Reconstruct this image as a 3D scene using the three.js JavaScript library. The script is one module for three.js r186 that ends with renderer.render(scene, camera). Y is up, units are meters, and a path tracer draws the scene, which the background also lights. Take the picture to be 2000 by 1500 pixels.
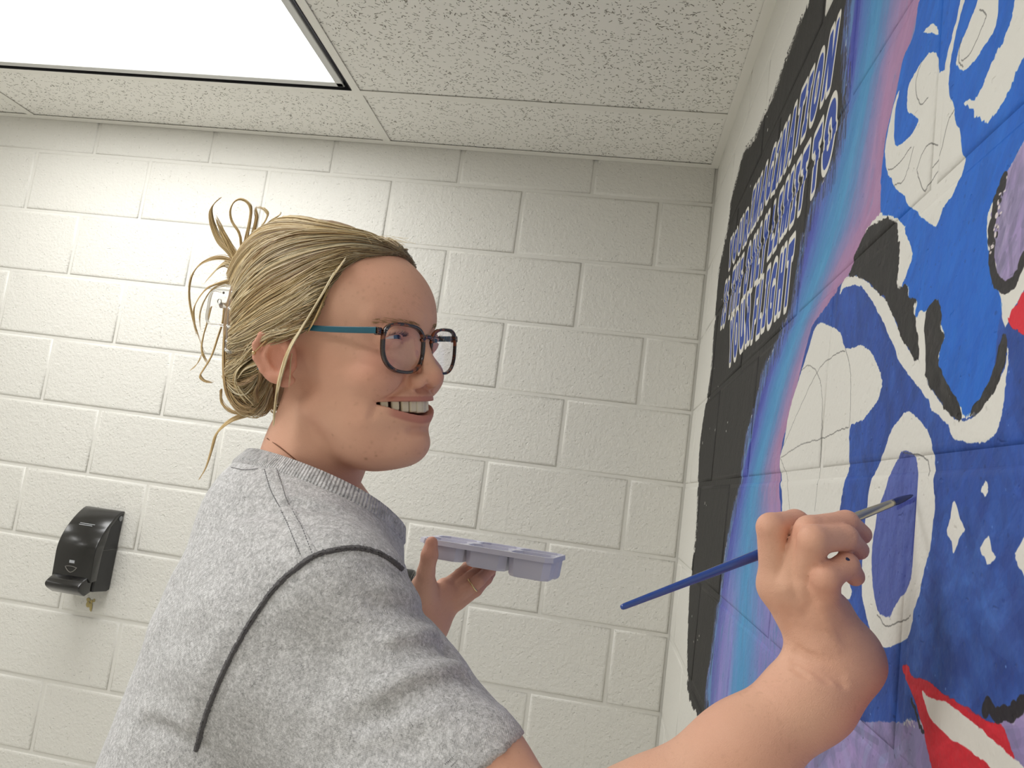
import * as THREE from 'three';
import { RectAreaLightUniformsLib } from 'three/addons/lights/RectAreaLightUniformsLib.js';
import { mergeGeometries, mergeVertices, toCreasedNormals } from 'three/addons/utils/BufferGeometryUtils.js';
import { RoundedBoxGeometry } from 'three/addons/geometries/RoundedBoxGeometry.js';

// ---------------------------------------------------------------- camera, light, exposure
RectAreaLightUniformsLib.init();
const scene = new THREE.Scene();
scene.background = new THREE.Color(0x000000);
const camera = new THREE.PerspectiveCamera(53.83, 2000 / 1500, 0.02, 40);
const camX = new THREE.Vector3(0.98383428, 0.13233892, -0.12065038);
const camY = new THREE.Vector3(-0.11489859, 0.98323871, 0.14156252);
const camZ = new THREE.Vector3(0.13736235, -0.1254115, 0.98254951);
camera.position.set(0.13993, 1.37288, 2.14929);
camera.quaternion.setFromRotationMatrix(new THREE.Matrix4().makeBasis(camX, camY, camZ));
scene.add(camera);
const renderer = new THREE.WebGLRenderer({ antialias: true });
renderer.toneMapping = THREE.LinearToneMapping;
renderer.toneMappingExposure = 1.68;
renderer.shadowMap.enabled = true;
renderer.shadowMap.type = THREE.PCFSoftShadowMap;
const LAMP_COLOUR = new THREE.Color(1.0, 0.998, 0.985);
const LAMP_POWER = 4.0, LAMP_GLOW = 1.25;
// ---------------------------------------------------------------- helpers
let seed = 12345;
function rnd() { seed = (seed * 1664525 + 1013904223) >>> 0; return seed / 4294967296; }
const rr = (a, b) => a + (b - a) * rnd();
const V3 = (x, y, z) => new THREE.Vector3(x, y, z);
const lerp = (a, b, t) => a + (b - a) * t;
const clamp = (x, a, b) => Math.min(b, Math.max(a, x));
const sstep = (a, b, x) => { const t = clamp((x - a) / (b - a), 0, 1); return t * t * (3 - 2 * t); };
const used = new Map();
function numbered(name) { const n = used.get(name) || 0; used.set(name, n + 1); return n ? name + '_' + String(n).padStart(3, '0') : name; }
function shadow(o) { o.castShadow = true; o.receiveShadow = true; return o; }
function mesh(name, geo, mat, parent) {
  const m = shadow(new THREE.Mesh(geo, mat)); m.name = parent ? name : numbered(name); (parent || scene).add(m); return m;
}
function thing(name, label, category, pos = [0, 0, 0], group) {
  const g = new THREE.Group(); g.name = numbered(name); g.position.set(...pos); g.userData = { label, category };
  if (group) g.userData.group = group;
  scene.add(g); return g;
}
function setting(name, pos = [0, 0, 0], label) {
  const g = new THREE.Group(); g.name = name; g.position.set(...pos); g.userData = { kind: 'structure' };
  if (label) g.userData.label = label;
  scene.add(g); return g;
}
// point seen at a place of the photograph (2000 x 1500) at a real depth from the lens, in metres
function at(u, v, d) {
  const k = d / 1477.24;
  return camera.position.clone().addScaledVector(camX, (u - 1000) * k).addScaledVector(camY, -(v - 750) * k).addScaledVector(camZ, -d);
}
function box(w, h, d, x = 0, y = 0, z = 0) { const g = new THREE.BoxGeometry(w, h, d); g.translate(x, y, z); return g; }
function rbox(w, h, d, r, x = 0, y = 0, z = 0, s = 2) { const g = new RoundedBoxGeometry(w, h, d, s, r); g.translate(x, y, z); return g; }
// tileable value noise on a grid of n x n pixels, "cells" cells across
function tileNoise(n, cells, salt) {
  const c = new Float32Array(cells * cells); let s = salt >>> 0;
  for (let i = 0; i < c.length; i++) { s = (s * 1664525 + 1013904223) >>> 0; c[i] = s / 4294967296; }
  const out = new Float32Array(n * n), f = (t) => t * t * (3 - 2 * t);
  for (let y = 0; y < n; y++) {
    const gy = y / n * cells, y0 = Math.floor(gy), ty = f(gy - y0), y1 = (y0 + 1) % cells;
    for (let x = 0; x < n; x++) {
      const gx = x / n * cells, x0 = Math.floor(gx), tx = f(gx - x0), x1 = (x0 + 1) % cells;
      out[y * n + x] = lerp(lerp(c[y0 * cells + x0], c[y0 * cells + x1], tx), lerp(c[y1 * cells + x0], c[y1 * cells + x1], tx), ty);
    }
  }
  return out;
}
function fbm(n, layers, salt) {
  const out = new Float32Array(n * n); let tot = 0;
  layers.forEach(([cells, w], k) => { const t = tileNoise(n, cells, salt + k * 7919); tot += w; for (let i = 0; i < out.length; i++) out[i] += t[i] * w; });
  for (let i = 0; i < out.length; i++) out[i] /= tot;
  return out;
}
function greyTexture(n, f) {
  const d = new Uint8Array(n * n * 4);
  for (let i = 0; i < n * n; i++) { const v = clamp(f[i], 0, 1) * 255; d[i * 4] = d[i * 4 + 1] = d[i * 4 + 2] = v; d[i * 4 + 3] = 255; }
  return dataTexture(d, n, false);
}
function dataTexture(d, n, srgb) {
  const t = new THREE.DataTexture(d, n, n); t.wrapS = t.wrapT = THREE.RepeatWrapping; t.magFilter = THREE.LinearFilter; t.minFilter = THREE.LinearMipmapLinearFilter; t.generateMipmaps = true;
  if (srgb) t.colorSpace = THREE.SRGBColorSpace;
  t.needsUpdate = true; return t;
}
function retile(t, r, s = r) { const c = t.clone(); c.repeat.set(r, s); c.needsUpdate = true; return c; }
const std = (o) => new THREE.MeshStandardMaterial(o);
const phys = (o) => new THREE.MeshPhysicalMaterial(o);
const MURAL = {
  blackField: '1073,2361 1069,2339 1025,2335 989,2328 927,2326 846,2315 729,2318 660,2313 519,2352 451,2321 398,2301 369,2225 291,2156 298,2043 330,1885 281,1803 255,1725 298,1624 351,1526 340,1390 410,1272 480,1199 657,1197 775,1201 780,1229 720,1264 750,1332 751,1393 780,1441 787,1502 820,1573 866,1616 888,1698 930,1736 952,1757 977,1790 1034,1807 1071,1830 1128,1845 1149,1889 1164,1940 1197,1969 1247,1978 1289,1988 1310,2021 1312,2063 1292,2145 1290,2185 1298,2199',
  colourField: '1298,2199 1290,2185 1292,2145 1312,2063 1310,2021 1289,1988 1247,1978 1197,1969 1164,1940 1149,1889 1128,1845 1071,1830 1034,1807 977,1790 952,1757 930,1736 888,1698 866,1616 820,1573 787,1502 780,1441 751,1393 750,1332 720,1264 780,1229 775,1201 910,1176 1536,1384 1484,1632 1477,1784 1475,1859 1525,2031 1529,2047',
  brightBlue: '1522,2033 1519,2026 1513,1998 1491,1988 1479,1962 1464,1938 1458,1916 1456,1893 1460,1865 1464,1855 1495,1841 1521,1820 1544,1791 1536,1780 1526,1769 1540,1766 1545,1755 1559,1751 1559,1739 1581,1737 1596,1741 1602,1733 1605,1723 1612,1712 1606,1703 1605,1694 1622,1676 1641,1660 1649,1653 1655,1654 1666,1661 1677,1670 1686,1686 1690,1697 1689,1708 1681,1728 1671,1746 1665,1761 1664,1775 1670,1786 1681,1794 1694,1803 1704,1809 1724,1821 1718,1900',
  muzzle: '1488,1960 1482,1949 1481,1927 1489,1907 1503,1904 1526,1901 1537,1906 1527,1916 1511,1928 1508,1942 1509,1951 1523,1957 1540,1958 1550,1958 1565,1947 1569,1932 1579,1927 1582,1928 1589,1940 1596,1950 1602,1963 1604,1970 1612,1965 1607,1956 1600,1945 1594,1929 1592,1909 1594,1899 1605,1883 1607,1871 1618,1855 1621,1842 1625,1832 1619,1823 1614,1815 1602,1811 1596,1808 1586,1800 1570,1809 1545,1825 1528,1838 1517,1851 1494,1868 1482,1880 1473,1889 1464,1905 1461,1920 1467,1940 1478,1956',
  oval: '1604,1915 1604,1923 1610,1930 1620,1937 1629,1943 1635,1949 1661,1931 1662,1913 1658,1906 1645,1903 1630,1901 1616,1903',
  streak: '1621,1876 1638,1870 1648,1877 1661,1885 1673,1892 1680,1901 1686,1913 1713,1895 1709,1874 1699,1864 1689,1857 1682,1850 1670,1846 1655,1845 1643,1853 1636,1864',
  crescent: '1535,1986 1544,1984 1550,1983 1562,1972 1566,1963 1555,1972 1544,1979',
  collarEdge: '1423,1853 1453,1856 1474,1851 1495,1842 1521,1820 1544,1791 1536,1780 1523,1769 1509,1775 1497,1805 1479,1839',
  blackPatch: '1376,1825 1379,1827 1399,1841 1427,1855 1454,1852 1479,1845 1496,1837 1509,1820 1515,1805 1515,1790 1517,1774 1538,1767 1542,1758 1559,1751 1555,1745 1562,1727 1568,1704 1546,1718 1519,1742 1497,1765 1472,1780 1439,1799 1410,1813',
  whiteBand: '1354,1810 1359,1824 1396,1818 1439,1799 1472,1780 1497,1765 1519,1742 1546,1718 1568,1704 1563,1738 1581,1737 1580,1724 1584,1702 1589,1684 1607,1670 1627,1657 1642,1651 1662,1651 1678,1661 1687,1668 1695,1678 1696,1688 1698,1682 1697,1666 1695,1652 1690,1641 1669,1634 1651,1637 1634,1641 1623,1651 1600,1661 1590,1671 1560,1689 1537,1705 1512,1728 1483,1755 1454,1778 1425,1798 1399,1807 1367,1813',
  blackLeft: '1579,1736 1596,1742 1605,1728 1605,1718 1612,1712 1606,1703 1605,1694 1622,1676 1641,1660 1645,1652 1627,1657 1607,1670 1588,1683 1583,1701',
  blackRight: '1655,1654 1666,1661 1677,1670 1686,1686 1691,1697 1695,1694 1695,1683 1689,1673 1680,1662 1660,1652',
  lilacPatch: '1682,1794 1674,1785 1669,1777 1669,1764 1675,1751 1680,1737 1681,1730 1688,1722 1697,1725 1704,1733 1710,1737 1725,1747 1719,1818 1704,1809',
  whiteStripe: '1687,1713 1693,1701 1697,1703 1704,1711 1712,1717 1726,1723 1725,1738 1711,1731 1701,1721',
  redPatch: '1696,1705 1702,1710 1707,1714 1712,1717 1727,1720 1730,1684 1714,1691 1706,1695 1700,1699',
  midBlue: '1360,1822 1310,1810 1280,1805 1250,1798 1183,1708 1146,1659 1168,1581 1240,1480 1389,1431 1480,1423 1500,1428 1576,1449 1607,1459 1699,1483 1712,1490 1723,1496 1731,1500 1748,1507 1732,1713 1690,1713 1678,1666 1647,1651 1577,1703 1503,1777 1433,1806',
  wing: '1144,1651 1157,1667 1171,1705 1209,1743 1240,1771 1262,1793 1282,1796 1325,1783 1365,1767 1387,1747 1434,1740 1463,1729 1483,1712 1497,1696 1493,1686 1474,1676 1450,1668 1422,1666 1425,1634 1418,1619 1412,1600 1408,1579 1425,1547 1460,1520 1452,1513 1365,1512 1236,1525 1181,1582 1154,1624',
  ringOuter: '1554,1666 1571,1661 1587,1653 1599,1644 1604,1633 1608,1621 1610,1609 1613,1598 1612,1581 1609,1564 1607,1562 1599,1541 1590,1523 1588,1513 1554,1494 1528,1493 1512,1498 1498,1508 1486,1523 1481,1547 1481,1568 1481,1585 1483,1596 1487,1615 1500,1628 1517,1641 1523,1652 1538,1661',
  ringInner: '1550,1636 1572,1632 1578,1621 1580,1603 1580,1586 1581,1560 1576,1542 1559,1526 1549,1516 1528,1514 1515,1524 1505,1543 1502,1562 1506,1582 1508,1590 1521,1606 1528,1622 1541,1631',
  starA: '1641,1600 1649,1591 1657,1583 1651,1578 1645,1569 1640,1576 1633,1581 1637,1590',
  starB: '1686,1581 1690,1574 1695,1570 1687,1565 1682,1570 1677,1574',
  starC: '1679,1612 1683,1608 1680,1603 1675,1608',
  starD: '1728,1585 1716,1575 1715,1571 1722,1565 1730,1563',
  redFin: '1574,1484 1588,1488 1592,1483 1611,1485 1636,1484 1663,1483 1699,1483 1709,1485 1720,1477 1729,1468 1732,1462 1642,1429 1626,1445 1615,1457 1599,1471',
  finStripe: '1612,1478 1620,1477 1646,1480 1681,1478 1709,1475 1725,1473 1738,1471 1742,1468 1710,1458 1701,1461 1664,1462 1627,1465',
  baseField: '775,1201 1065,1292 1336,1365 1500,1429 1576,1449 1607,1459 1699,1483 1712,1490 1731,1500 1748,1507 1761,1438 1011,1028',
};
// words of the lettering: text, then bottom-left, top-left, bottom-right, top-right on the wall in mm
const WORDS = [
  ['YOUR', [449, 2105], [451, 2174], [686, 2096], [671, 2179]],
  ['IMAGINATION', [687, 2104], [703, 2191], [1244, 2102], [1268, 2187]],
  ['IS THE ONLY', [422, 1980], [416, 2086], [902, 1969], [920, 2067]],
  ['LIMIT', [919, 1984], [930, 2078], [1148, 1989], [1161, 2069]],
  ['TO', [1176, 1981], [1172, 2081], [1281, 1998], [1287, 2072]],
  ['YOUR', [603, 1861], [565, 1979], [825, 1870], [800, 1958]],
  ['FLIGHT', [837, 1863], [830, 1964], [1113, 1862], [1128, 1958]],
];
const PENCIL = [
  '1158,1665 1222,1704 1298,1741 1362,1746 1387,1744',
  '1213,1752 1253,1752 1302,1729 1319,1704 1326,1660 1328,1628 1325,1585',
  '1149,1650 1237,1660 1340,1662 1383,1665 1417,1666',
  '1387,1747 1410,1718 1418,1682 1419,1665',
  '1147,1649 1186,1625 1220,1583',
  '1552,1636 1579,1632 1595,1627 1600,1616',
  '1523,1512 1543,1507 1571,1516 1586,1522',
  '1541,1863 1550,1872 1564,1874 1577,1866',
  '1542,1861 1546,1854 1561,1837 1566,1840 1582,1845',
  '1472,1893 1494,1887 1527,1890',
  '1491,1871 1515,1866 1532,1889',
  '1604,1880 1595,1875 1585,1856 1567,1852',
  '1536,1961 1526,1947 1531,1930 1543,1918 1555,1917',
  '1608,1933 1608,1916 1615,1906',
  '1636,1937 1646,1926 1640,1919 1622,1911 1610,1914',
];
// ---------------------------------------------------------------- mural paint (colour only, drawn in wall millimetres)
const MURAL_X = 0.355, CEIL = 2.3458, COURSE = 0.2032, BLOCK = 0.4064, L1 = 2.2352, DATUM = 203.2;   // mural drawing heights count from 203.2 mm below the floor
const PAINT = '#dcdad3';
const pts = (s) => s.split(' ').map((p) => p.split(',').map(Number));
const hash = (a, b) => { const s = Math.sin(a * 127.1 + b * 311.7) * 43758.5453; return s - Math.floor(s); };
const noise1 = (x, k) => { const i = Math.floor(x), t = x - i, u = t * t * (3 - 2 * t); return lerp(hash(i, k), hash(i + 1, k), u) - 0.5; };
// smooth closed outline with the small wobble of a hand-held brush
function handOutline(s, wobble, k, closed = true) {
  const c = new THREE.CatmullRomCurve3(pts(s).map(([z, y]) => V3(z, y, 0)), closed, 'centripetal'), n = Math.max(40, Math.round(c.getLength() / 1.5));
  const out = [];
  for (let i = 0; i < n; i++) {
    const p = c.getPoint(i / n), w = wobble * (noise1(i / 7, k) + 0.7 * noise1(i / 2.3, k + 9) + 0.5 * noise1(i, k + 5)), w2 = wobble * (noise1(i / 5, k + 21) + 0.7 * noise1(i / 1.9, k + 33));
    out.push([p.x + w2, p.y + w]);
  }
  return out;
}
function trace(g, o, closed = true) { g.beginPath(); o.forEach(([z, y], i) => (i ? g.lineTo(z, y) : g.moveTo(z, y))); if (closed) g.closePath(); }
function muralCanvas(w, h, z0, z1, y0, y1) {
  const cv = document.createElement('canvas'); cv.width = w; cv.height = h;
  const g = cv.getContext('2d'); seed = 4242;
  g.setTransform(w / (z1 - z0), 0, 0, -h / (y1 - y0), -z0 * w / (z1 - z0), y1 * h / (y1 - y0));
  g.fillStyle = PAINT; g.fillRect(z0 - 10, y0 - 10, z1 - z0 + 20, y1 - y0 + 20);
  g.lineCap = 'round'; g.lineJoin = 'round';
  const fill = (key, col, wob = 2, k = key.length) => { trace(g, handOutline(MURAL[key], wob, k)); g.fillStyle = col; g.fill(); };
  // brush streaks kept inside a shape: tones a little lighter or darker, as the brush left them
  const streaks = (key, list, n, len, wid, ang, spread, alpha) => {
    g.save(); trace(g, handOutline(MURAL[key], 2, 3)); g.clip();
    const P = pts(MURAL[key]), zs = P.map((p) => p[0]), ys = P.map((p) => p[1]);
    const za = Math.min(...zs), zb = Math.max(...zs), ya = Math.min(...ys), yb = Math.max(...ys);
    for (let i = 0; i < n; i++) {
      const z = rr(za, zb), y = rr(ya, yb), a = ang + rr(-spread, spread), l = len * rr(0.4, 1.3);
      g.globalAlpha = alpha * rr(0.3, 1); g.strokeStyle = list[Math.floor(rnd() * list.length)]; g.lineWidth = wid * rr(0.3, 1.2);
      g.beginPath(); g.moveTo(z - Math.cos(a) * l / 2, y - Math.sin(a) * l / 2);
      g.quadraticCurveTo(z + rr(-4, 4), y + rr(-4, 4), z + Math.cos(a) * l / 2, y + Math.sin(a) * l / 2); g.stroke();
    }
    g.restore(); g.globalAlpha = 1;
  };
  // pore specks where the roller missed the pits of the block
  const specks = (key, col, n, r0, r1) => {
    g.save(); trace(g, handOutline(MURAL[key], 2, 3)); g.clip(); g.fillStyle = col;
    const P = pts(MURAL[key]), zs = P.map((p) => p[0]), ys = P.map((p) => p[1]);
    const za = Math.min(...zs), zb = Math.max(...zs), ya = Math.min(...ys), yb = Math.max(...ys);
    for (let i = 0; i < n; i++) { g.globalAlpha = rr(0.3, 0.9); g.beginPath(); g.ellipse(rr(za, zb), rr(ya, yb), rr(r0, r1), rr(r0, r1) * 0.8, rr(0, 3), 0, 7); g.fill(); }
    g.restore(); g.globalAlpha = 1;
  };
  // the blended nebula bands: many dry-brush strokes that follow the figure's outline
  fill('colourField', '#5f86b8', 4);
  const bandPath = new THREE.CatmullRomCurve3([[1330, 2230], [1320, 2080], [1215, 1950], [1105, 1840], [985, 1745], [905, 1640], [850, 1560], [820, 1480], [800, 1400], [800, 1250], [830, 1150]].map(([z, y]) => V3(z, y, 0)));
  const rightPath = new THREE.CatmullRomCurve3([[1520, 2060], [1462, 1955], [1452, 1870], [1400, 1850], [1290, 1800], [1195, 1715], [1145, 1650], [1165, 1585], [1200, 1500], [1240, 1400], [1300, 1260]].map(([z, y]) => V3(z, y, 0)));
  const tones = [[0, [66, 74, 165]], [0.12, [84, 108, 186]], [0.3, [72, 132, 188]], [0.48, [74, 148, 196]], [0.62, [98, 132, 184]], [0.76, [140, 128, 176]], [0.9, [170, 130, 170]], [1.1, [166, 124, 162]]];
  const low = [[0, [92, 96, 172]], [0.15, [148, 136, 204]], [0.3, [138, 140, 204]], [0.45, [76, 152, 204]], [0.6, [86, 150, 202]], [0.8, [136, 132, 200]], [1.1, [150, 140, 204]]];
  const tone = (list, f) => { let i = 0; while (i < list.length - 2 && list[i + 1][0] < f) i++; const t = clamp((f - list[i][0]) / (list[i + 1][0] - list[i][0]), 0, 1); return [0, 1, 2].map((c) => lerp(list[i][1][c], list[i + 1][1][c], t)); };
  g.save(); trace(g, handOutline(MURAL.colourField, 5, 3)); g.clip();
  for (let i = 0; i < 9000; i++) {
    const t = rnd(), f = rr(-0.05, 1.1), a = bandPath.getPoint(t), b = rightPath.getPoint(t), q = clamp(t + 0.03, 0, 1), a2 = bandPath.getPoint(q), b2 = rightPath.getPoint(q);
    const z = lerp(a.x, b.x, f), y = lerp(a.y, b.y, f), z2 = lerp(a2.x, b2.x, f), y2 = lerp(a2.y, b2.y, f), ff = f + rr(-0.06, 0.06), lowness = sstep(0.6, 0.85, t + rr(-0.06, 0.06));
    const c1 = tone(tones, ff), c2 = tone(low, ff), j = rr(-8, 8);
    g.strokeStyle = 'rgb(' + [0, 1, 2].map((c) => Math.round(lerp(c1[c], c2[c], lowness) + j)).join(',') + ')';
    g.globalAlpha = rr(0.15, 0.5); g.lineWidth = rr(2, 16); g.beginPath(); g.moveTo(z, y); g.lineTo(z2 + rr(-3, 3), y2 + rr(-3, 3)); g.stroke();
  }
  g.restore(); g.globalAlpha = 1;
  fill('baseField', '#8f84b4', 8);
  streaks('baseField', ['#a48fc4', '#6f6f93', '#8a7bb0', '#b49ad0', '#5c5f7c', '#94a0c8'], 2600, 60, 14, 0.6, 1.5, 0.35);
  specks('baseField', '#4a4a5e', 700, 0.6, 2.2);
  // black field with dry ragged left edge
  fill('blackField', '#211f1e', 9);
  for (let i = 0; i < 1500; i++) {   // bristle marks along its outer edge
    const P = pts(MURAL.blackField).slice(2, 22), k = Math.floor(rnd() * (P.length - 1)), t = rnd(), z = lerp(P[k][0], P[k + 1][0], t), y = lerp(P[k][1], P[k + 1][1], t);
    const nz = P[k + 1][1] - P[k][1], ny = -(P[k + 1][0] - P[k][0]), l = Math.hypot(nz, ny) || 1, top = y > 2150 ? 1 : 0.35;
    g.globalAlpha = rr(0.3, 0.9); g.strokeStyle = rnd() < 0.55 ? '#252221' : '#393634'; g.lineWidth = rr(0.6, 3);
    const e = rr(-6, 16) * top; g.beginPath(); g.moveTo(z + nz / l * e, y + ny / l * e); g.lineTo(z + nz / l * e + rr(-26, 26) * top, y + ny / l * e + rr(-4, 4) - 8); g.stroke();
  }
  g.globalAlpha = 1;
  streaks('blackField', ['#2a2726', '#1b1a19', '#322f2d', '#211f1e'], 1600, 90, 9, 1.35, 0.35, 0.4);
  g.globalAlpha = 1;
  for (let i = 0; i < 2600; i++) {   // the ragged edge between black and colour
    const P = pts(MURAL.blackField).slice(22), k = Math.floor(rnd() * (P.length - 1)), t = rnd(), z = lerp(P[k][0], P[k + 1][0], t) + rr(-14, 14), y = lerp(P[k][1], P[k + 1][1], t) + rr(-10, 10);
    g.globalAlpha = rr(0.15, 0.6); g.strokeStyle = ['#211f1e', '#4d5fa8', '#5c80b6', '#3a3a55', '#6d7fc0'][Math.floor(rnd() * 5)]; g.lineWidth = rr(0.6, 4);
    g.beginPath(); g.moveTo(z, y); g.lineTo(z + rr(-5, 5), y - rr(8, 34)); g.stroke();
  }
  g.globalAlpha = 1; g.fillStyle = '#e4e2da';
  for (let i = 0; i < 46; i++) { const z = rr(300, 1010), y = rr(1260, 2330); g.beginPath(); g.ellipse(z, y, rr(1, 3.4), rr(1.2, 4.2), rr(0, 3), 0, 7); if (z < 820 - (2100 - y) * 0.25 || y > 2120) g.fill(); }
  // the figure
  fill('brightBlue', '#1160c4', 2); streaks('brightBlue', ['#1768cc', '#0e5abc', '#1b6ed0', '#1057b2'], 1500, 40, 10, 1.1, 0.6, 0.3); specks('brightBlue', '#0f4fa0', 260, 0.5, 1.8);
  fill('collarEdge', PAINT, 3);
  fill('midBlue', '#244a9f', 2); streaks('midBlue', ['#203f86', '#2851a8', '#2c58b0', '#1e3c82', '#315fb6', '#193676'], 2400, 55, 12, 1.5, 0.9, 0.3); specks('midBlue', '#1b3776', 700, 0.5, 2);
  g.save(); trace(g, handOutline(MURAL.midBlue, 2, 3)); g.clip();
  for (let i = 0; i < 420; i++) { g.globalAlpha = rr(0.04, 0.16); g.strokeStyle = rnd() < 0.6 ? '#22397f' : '#4f7fd0'; g.lineWidth = rr(4, 22); const z = rr(1585, 1740), y = rr(1480, 1575); g.beginPath(); g.moveTo(z, y); g.lineTo(z + rr(-25, 25), y + rr(-30, 30)); g.stroke(); }
  g.restore(); g.globalAlpha = 1;
  specks('midBlue', '#6f93d8', 160, 0.4, 1.1);
  for (const key of ['wing', 'muzzle', 'oval', 'streak', 'crescent', 'ringOuter', 'whiteBand', 'starA', 'starB', 'starC', 'starD']) fill(key, PAINT, key === 'streak' ? 3.5 : 1.6);
  fill('ringInner', '#47569f', 1.3); streaks('ringInner', ['#404e96', '#5060a8', '#5867ae'], 400, 30, 7, 1.4, 0.5, 0.4); specks('ringInner', '#39468c', 160, 0.4, 1.4);
  g.strokeStyle = '#22328a'; g.lineWidth = 3.2; g.beginPath(); g.moveTo(1549, 1594); g.lineTo(1565, 1598); g.lineTo(1577, 1601); g.stroke(); g.lineWidth = 1.6; g.beginPath(); g.moveTo(1578, 1602); g.lineTo(1579, 1580); g.lineTo(1577, 1562); g.stroke();
  for (const key of ['blackPatch', 'blackLeft', 'blackRight']) { fill(key, '#201e1d', 3); streaks(key, ['#312f2d', '#1a1817', '#43403e'], 200, 26, 6, 1.6, 0.8, 0.35); }
  fill('lilacPatch', '#8e7fb0', 4); streaks('lilacPatch', ['#6f6a86', '#a693c2', '#857fa0', '#b3a4c8'], 500, 26, 7, 1.3, 0.6, 0.45);
  const stroke = (s, col, wid, wob, k) => { trace(g, handOutline(s, wob, k, false), false); g.strokeStyle = col; g.lineWidth = wid; g.stroke(); };
  stroke('1684,1794 1676,1785 1670,1772 1671,1752 1680,1733 1689,1722 1697,1724 1706,1732 1727,1745', '#2a2728', 7, 4, 6);
  for (let i = 0; i < 40; i++) { const t = rnd(), z = lerp(1683, 1672, t) + rr(-4, 3), y = lerp(1795, 1752, t); g.fillStyle = rnd() < 0.5 ? '#d9cfcf' : '#2a2728'; g.beginPath(); g.ellipse(z, y, rr(0.5, 2), rr(0.5, 2.2), 0, 0, 7); g.fill(); }
  fill('whiteStripe', PAINT, 2); fill('redPatch', '#d41f33', 2);
  fill('redFin', '#cd1a2e', 1.6); streaks('redFin', ['#b81528', '#d92a3c', '#c0182b'], 300, 30, 6, 0.2, 0.5, 0.4); fill('finStripe', PAINT, 1.2);
  stroke('1596,1470 1607,1461 1617,1452', '#23222a', 2.4, 3, 4); stroke('1690,1490 1712,1491 1735,1502', '#23222a', 7, 5, 8);
  // pencil
  g.globalAlpha = 0.75; for (const [i, s] of PENCIL.entries()) stroke(s, '#5a5856', 1.0, 1.2, 40 + i); g.globalAlpha = 1;
  // hand lettering: blue letters with a white edge, on black
  for (const [word, bl, tl, br, tr] of WORDS) {
    g.save();
    const px = 100, edge = 25, cap = px * 0.73 + 11, gap = 22; g.font = 'bold ' + px + 'px sans-serif';
    const cells = [...word].map((c) => [c, c === ' ' ? 40 : g.measureText(c).width + gap]), wid = cells.reduce((q, c) => q + c[1], 0) + 8 - gap;
    g.transform((br[0] - bl[0]) / wid, (br[1] - bl[1]) / wid, -(tl[0] - bl[0] + tr[0] - br[0]) / 2 / cap, -((tl[1] - bl[1] + tr[1] - br[1]) / 2) / cap, bl[0], bl[1]); g.translate((8 - gap) / 2, -5);
    g.lineJoin = 'round'; let q = 0; const each = (f) => { q = gap / 2; for (const [c, w] of cells) { const dy = 5 * (hash(q, 3) - 0.5); if (c !== ' ') f(c, q, dy, w - gap); q += w; } };
    const slab = (f) => each((c, x, dy, w) => { f(c, x, dy); });
    g.lineWidth = 25; g.strokeStyle = '#dfdcd3'; slab((c, x, dy) => g.strokeText(c, x, dy));
    g.lineWidth = 8; g.strokeStyle = g.fillStyle = '#2a479c'; slab((c, x, dy) => { g.fillText(c, x, dy); g.strokeText(c, x, dy); });
    g.restore();
  }
  const t = new THREE.CanvasTexture(cv); t.colorSpace = THREE.SRGBColorSpace; t.magFilter = THREE.LinearFilter; t.anisotropy = 8; return t;
}
// ---------------------------------------------------------------- painted concrete block
const blockRelief = (() => {
  const n = 1024, a = fbm(n, [[24, 0.5], [70, 0.9], [160, 0.55], [330, 0.3]], 11), b = tileNoise(n, 90, 77), c = tileNoise(n, 60, 99), f = new Float32Array(n * n);
  for (let i = 0; i < f.length; i++) f[i] = 0.62 + (a[i] - 0.5) * 1.05 - 0.9 * sstep(0.86, 0.97, b[i]) * sstep(0.4, 0.75, c[i]);
  return greyTexture(n, f);
})();
const wallBump = retile(blockRelief, 2.2);
const wallPaint = std({ color: PAINT, roughness: 0.5, bumpMap: wallBump, bumpScale: 0.0019 });
const mortarPaint = std({ color: PAINT, roughness: 0.55, bumpMap: wallBump, bumpScale: 0.0006 });
const FAR = [0, 1340, 900, 2560], NEAR = [1160, 2000, 1219.2, 2235.2];
const muralFar = std({ map: muralCanvas(2048, 2048, ...FAR), roughness: 0.72 });
const muralNear = std({ map: muralCanvas(2048, 2048, ...NEAR), roughness: 0.72 });
// relief for the mural blocks comes with the same uv as the paint, so its repeat is set by the area's size in metres
muralFar.bumpMap = retile(blockRelief, 2.2 * 1.34, 2.2 * 1.66); muralFar.bumpScale = 0.0009;
muralNear.bumpMap = retile(blockRelief, 2.2 * 0.84, 2.2 * 1.016); muralNear.bumpScale = 0.0009;
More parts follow.
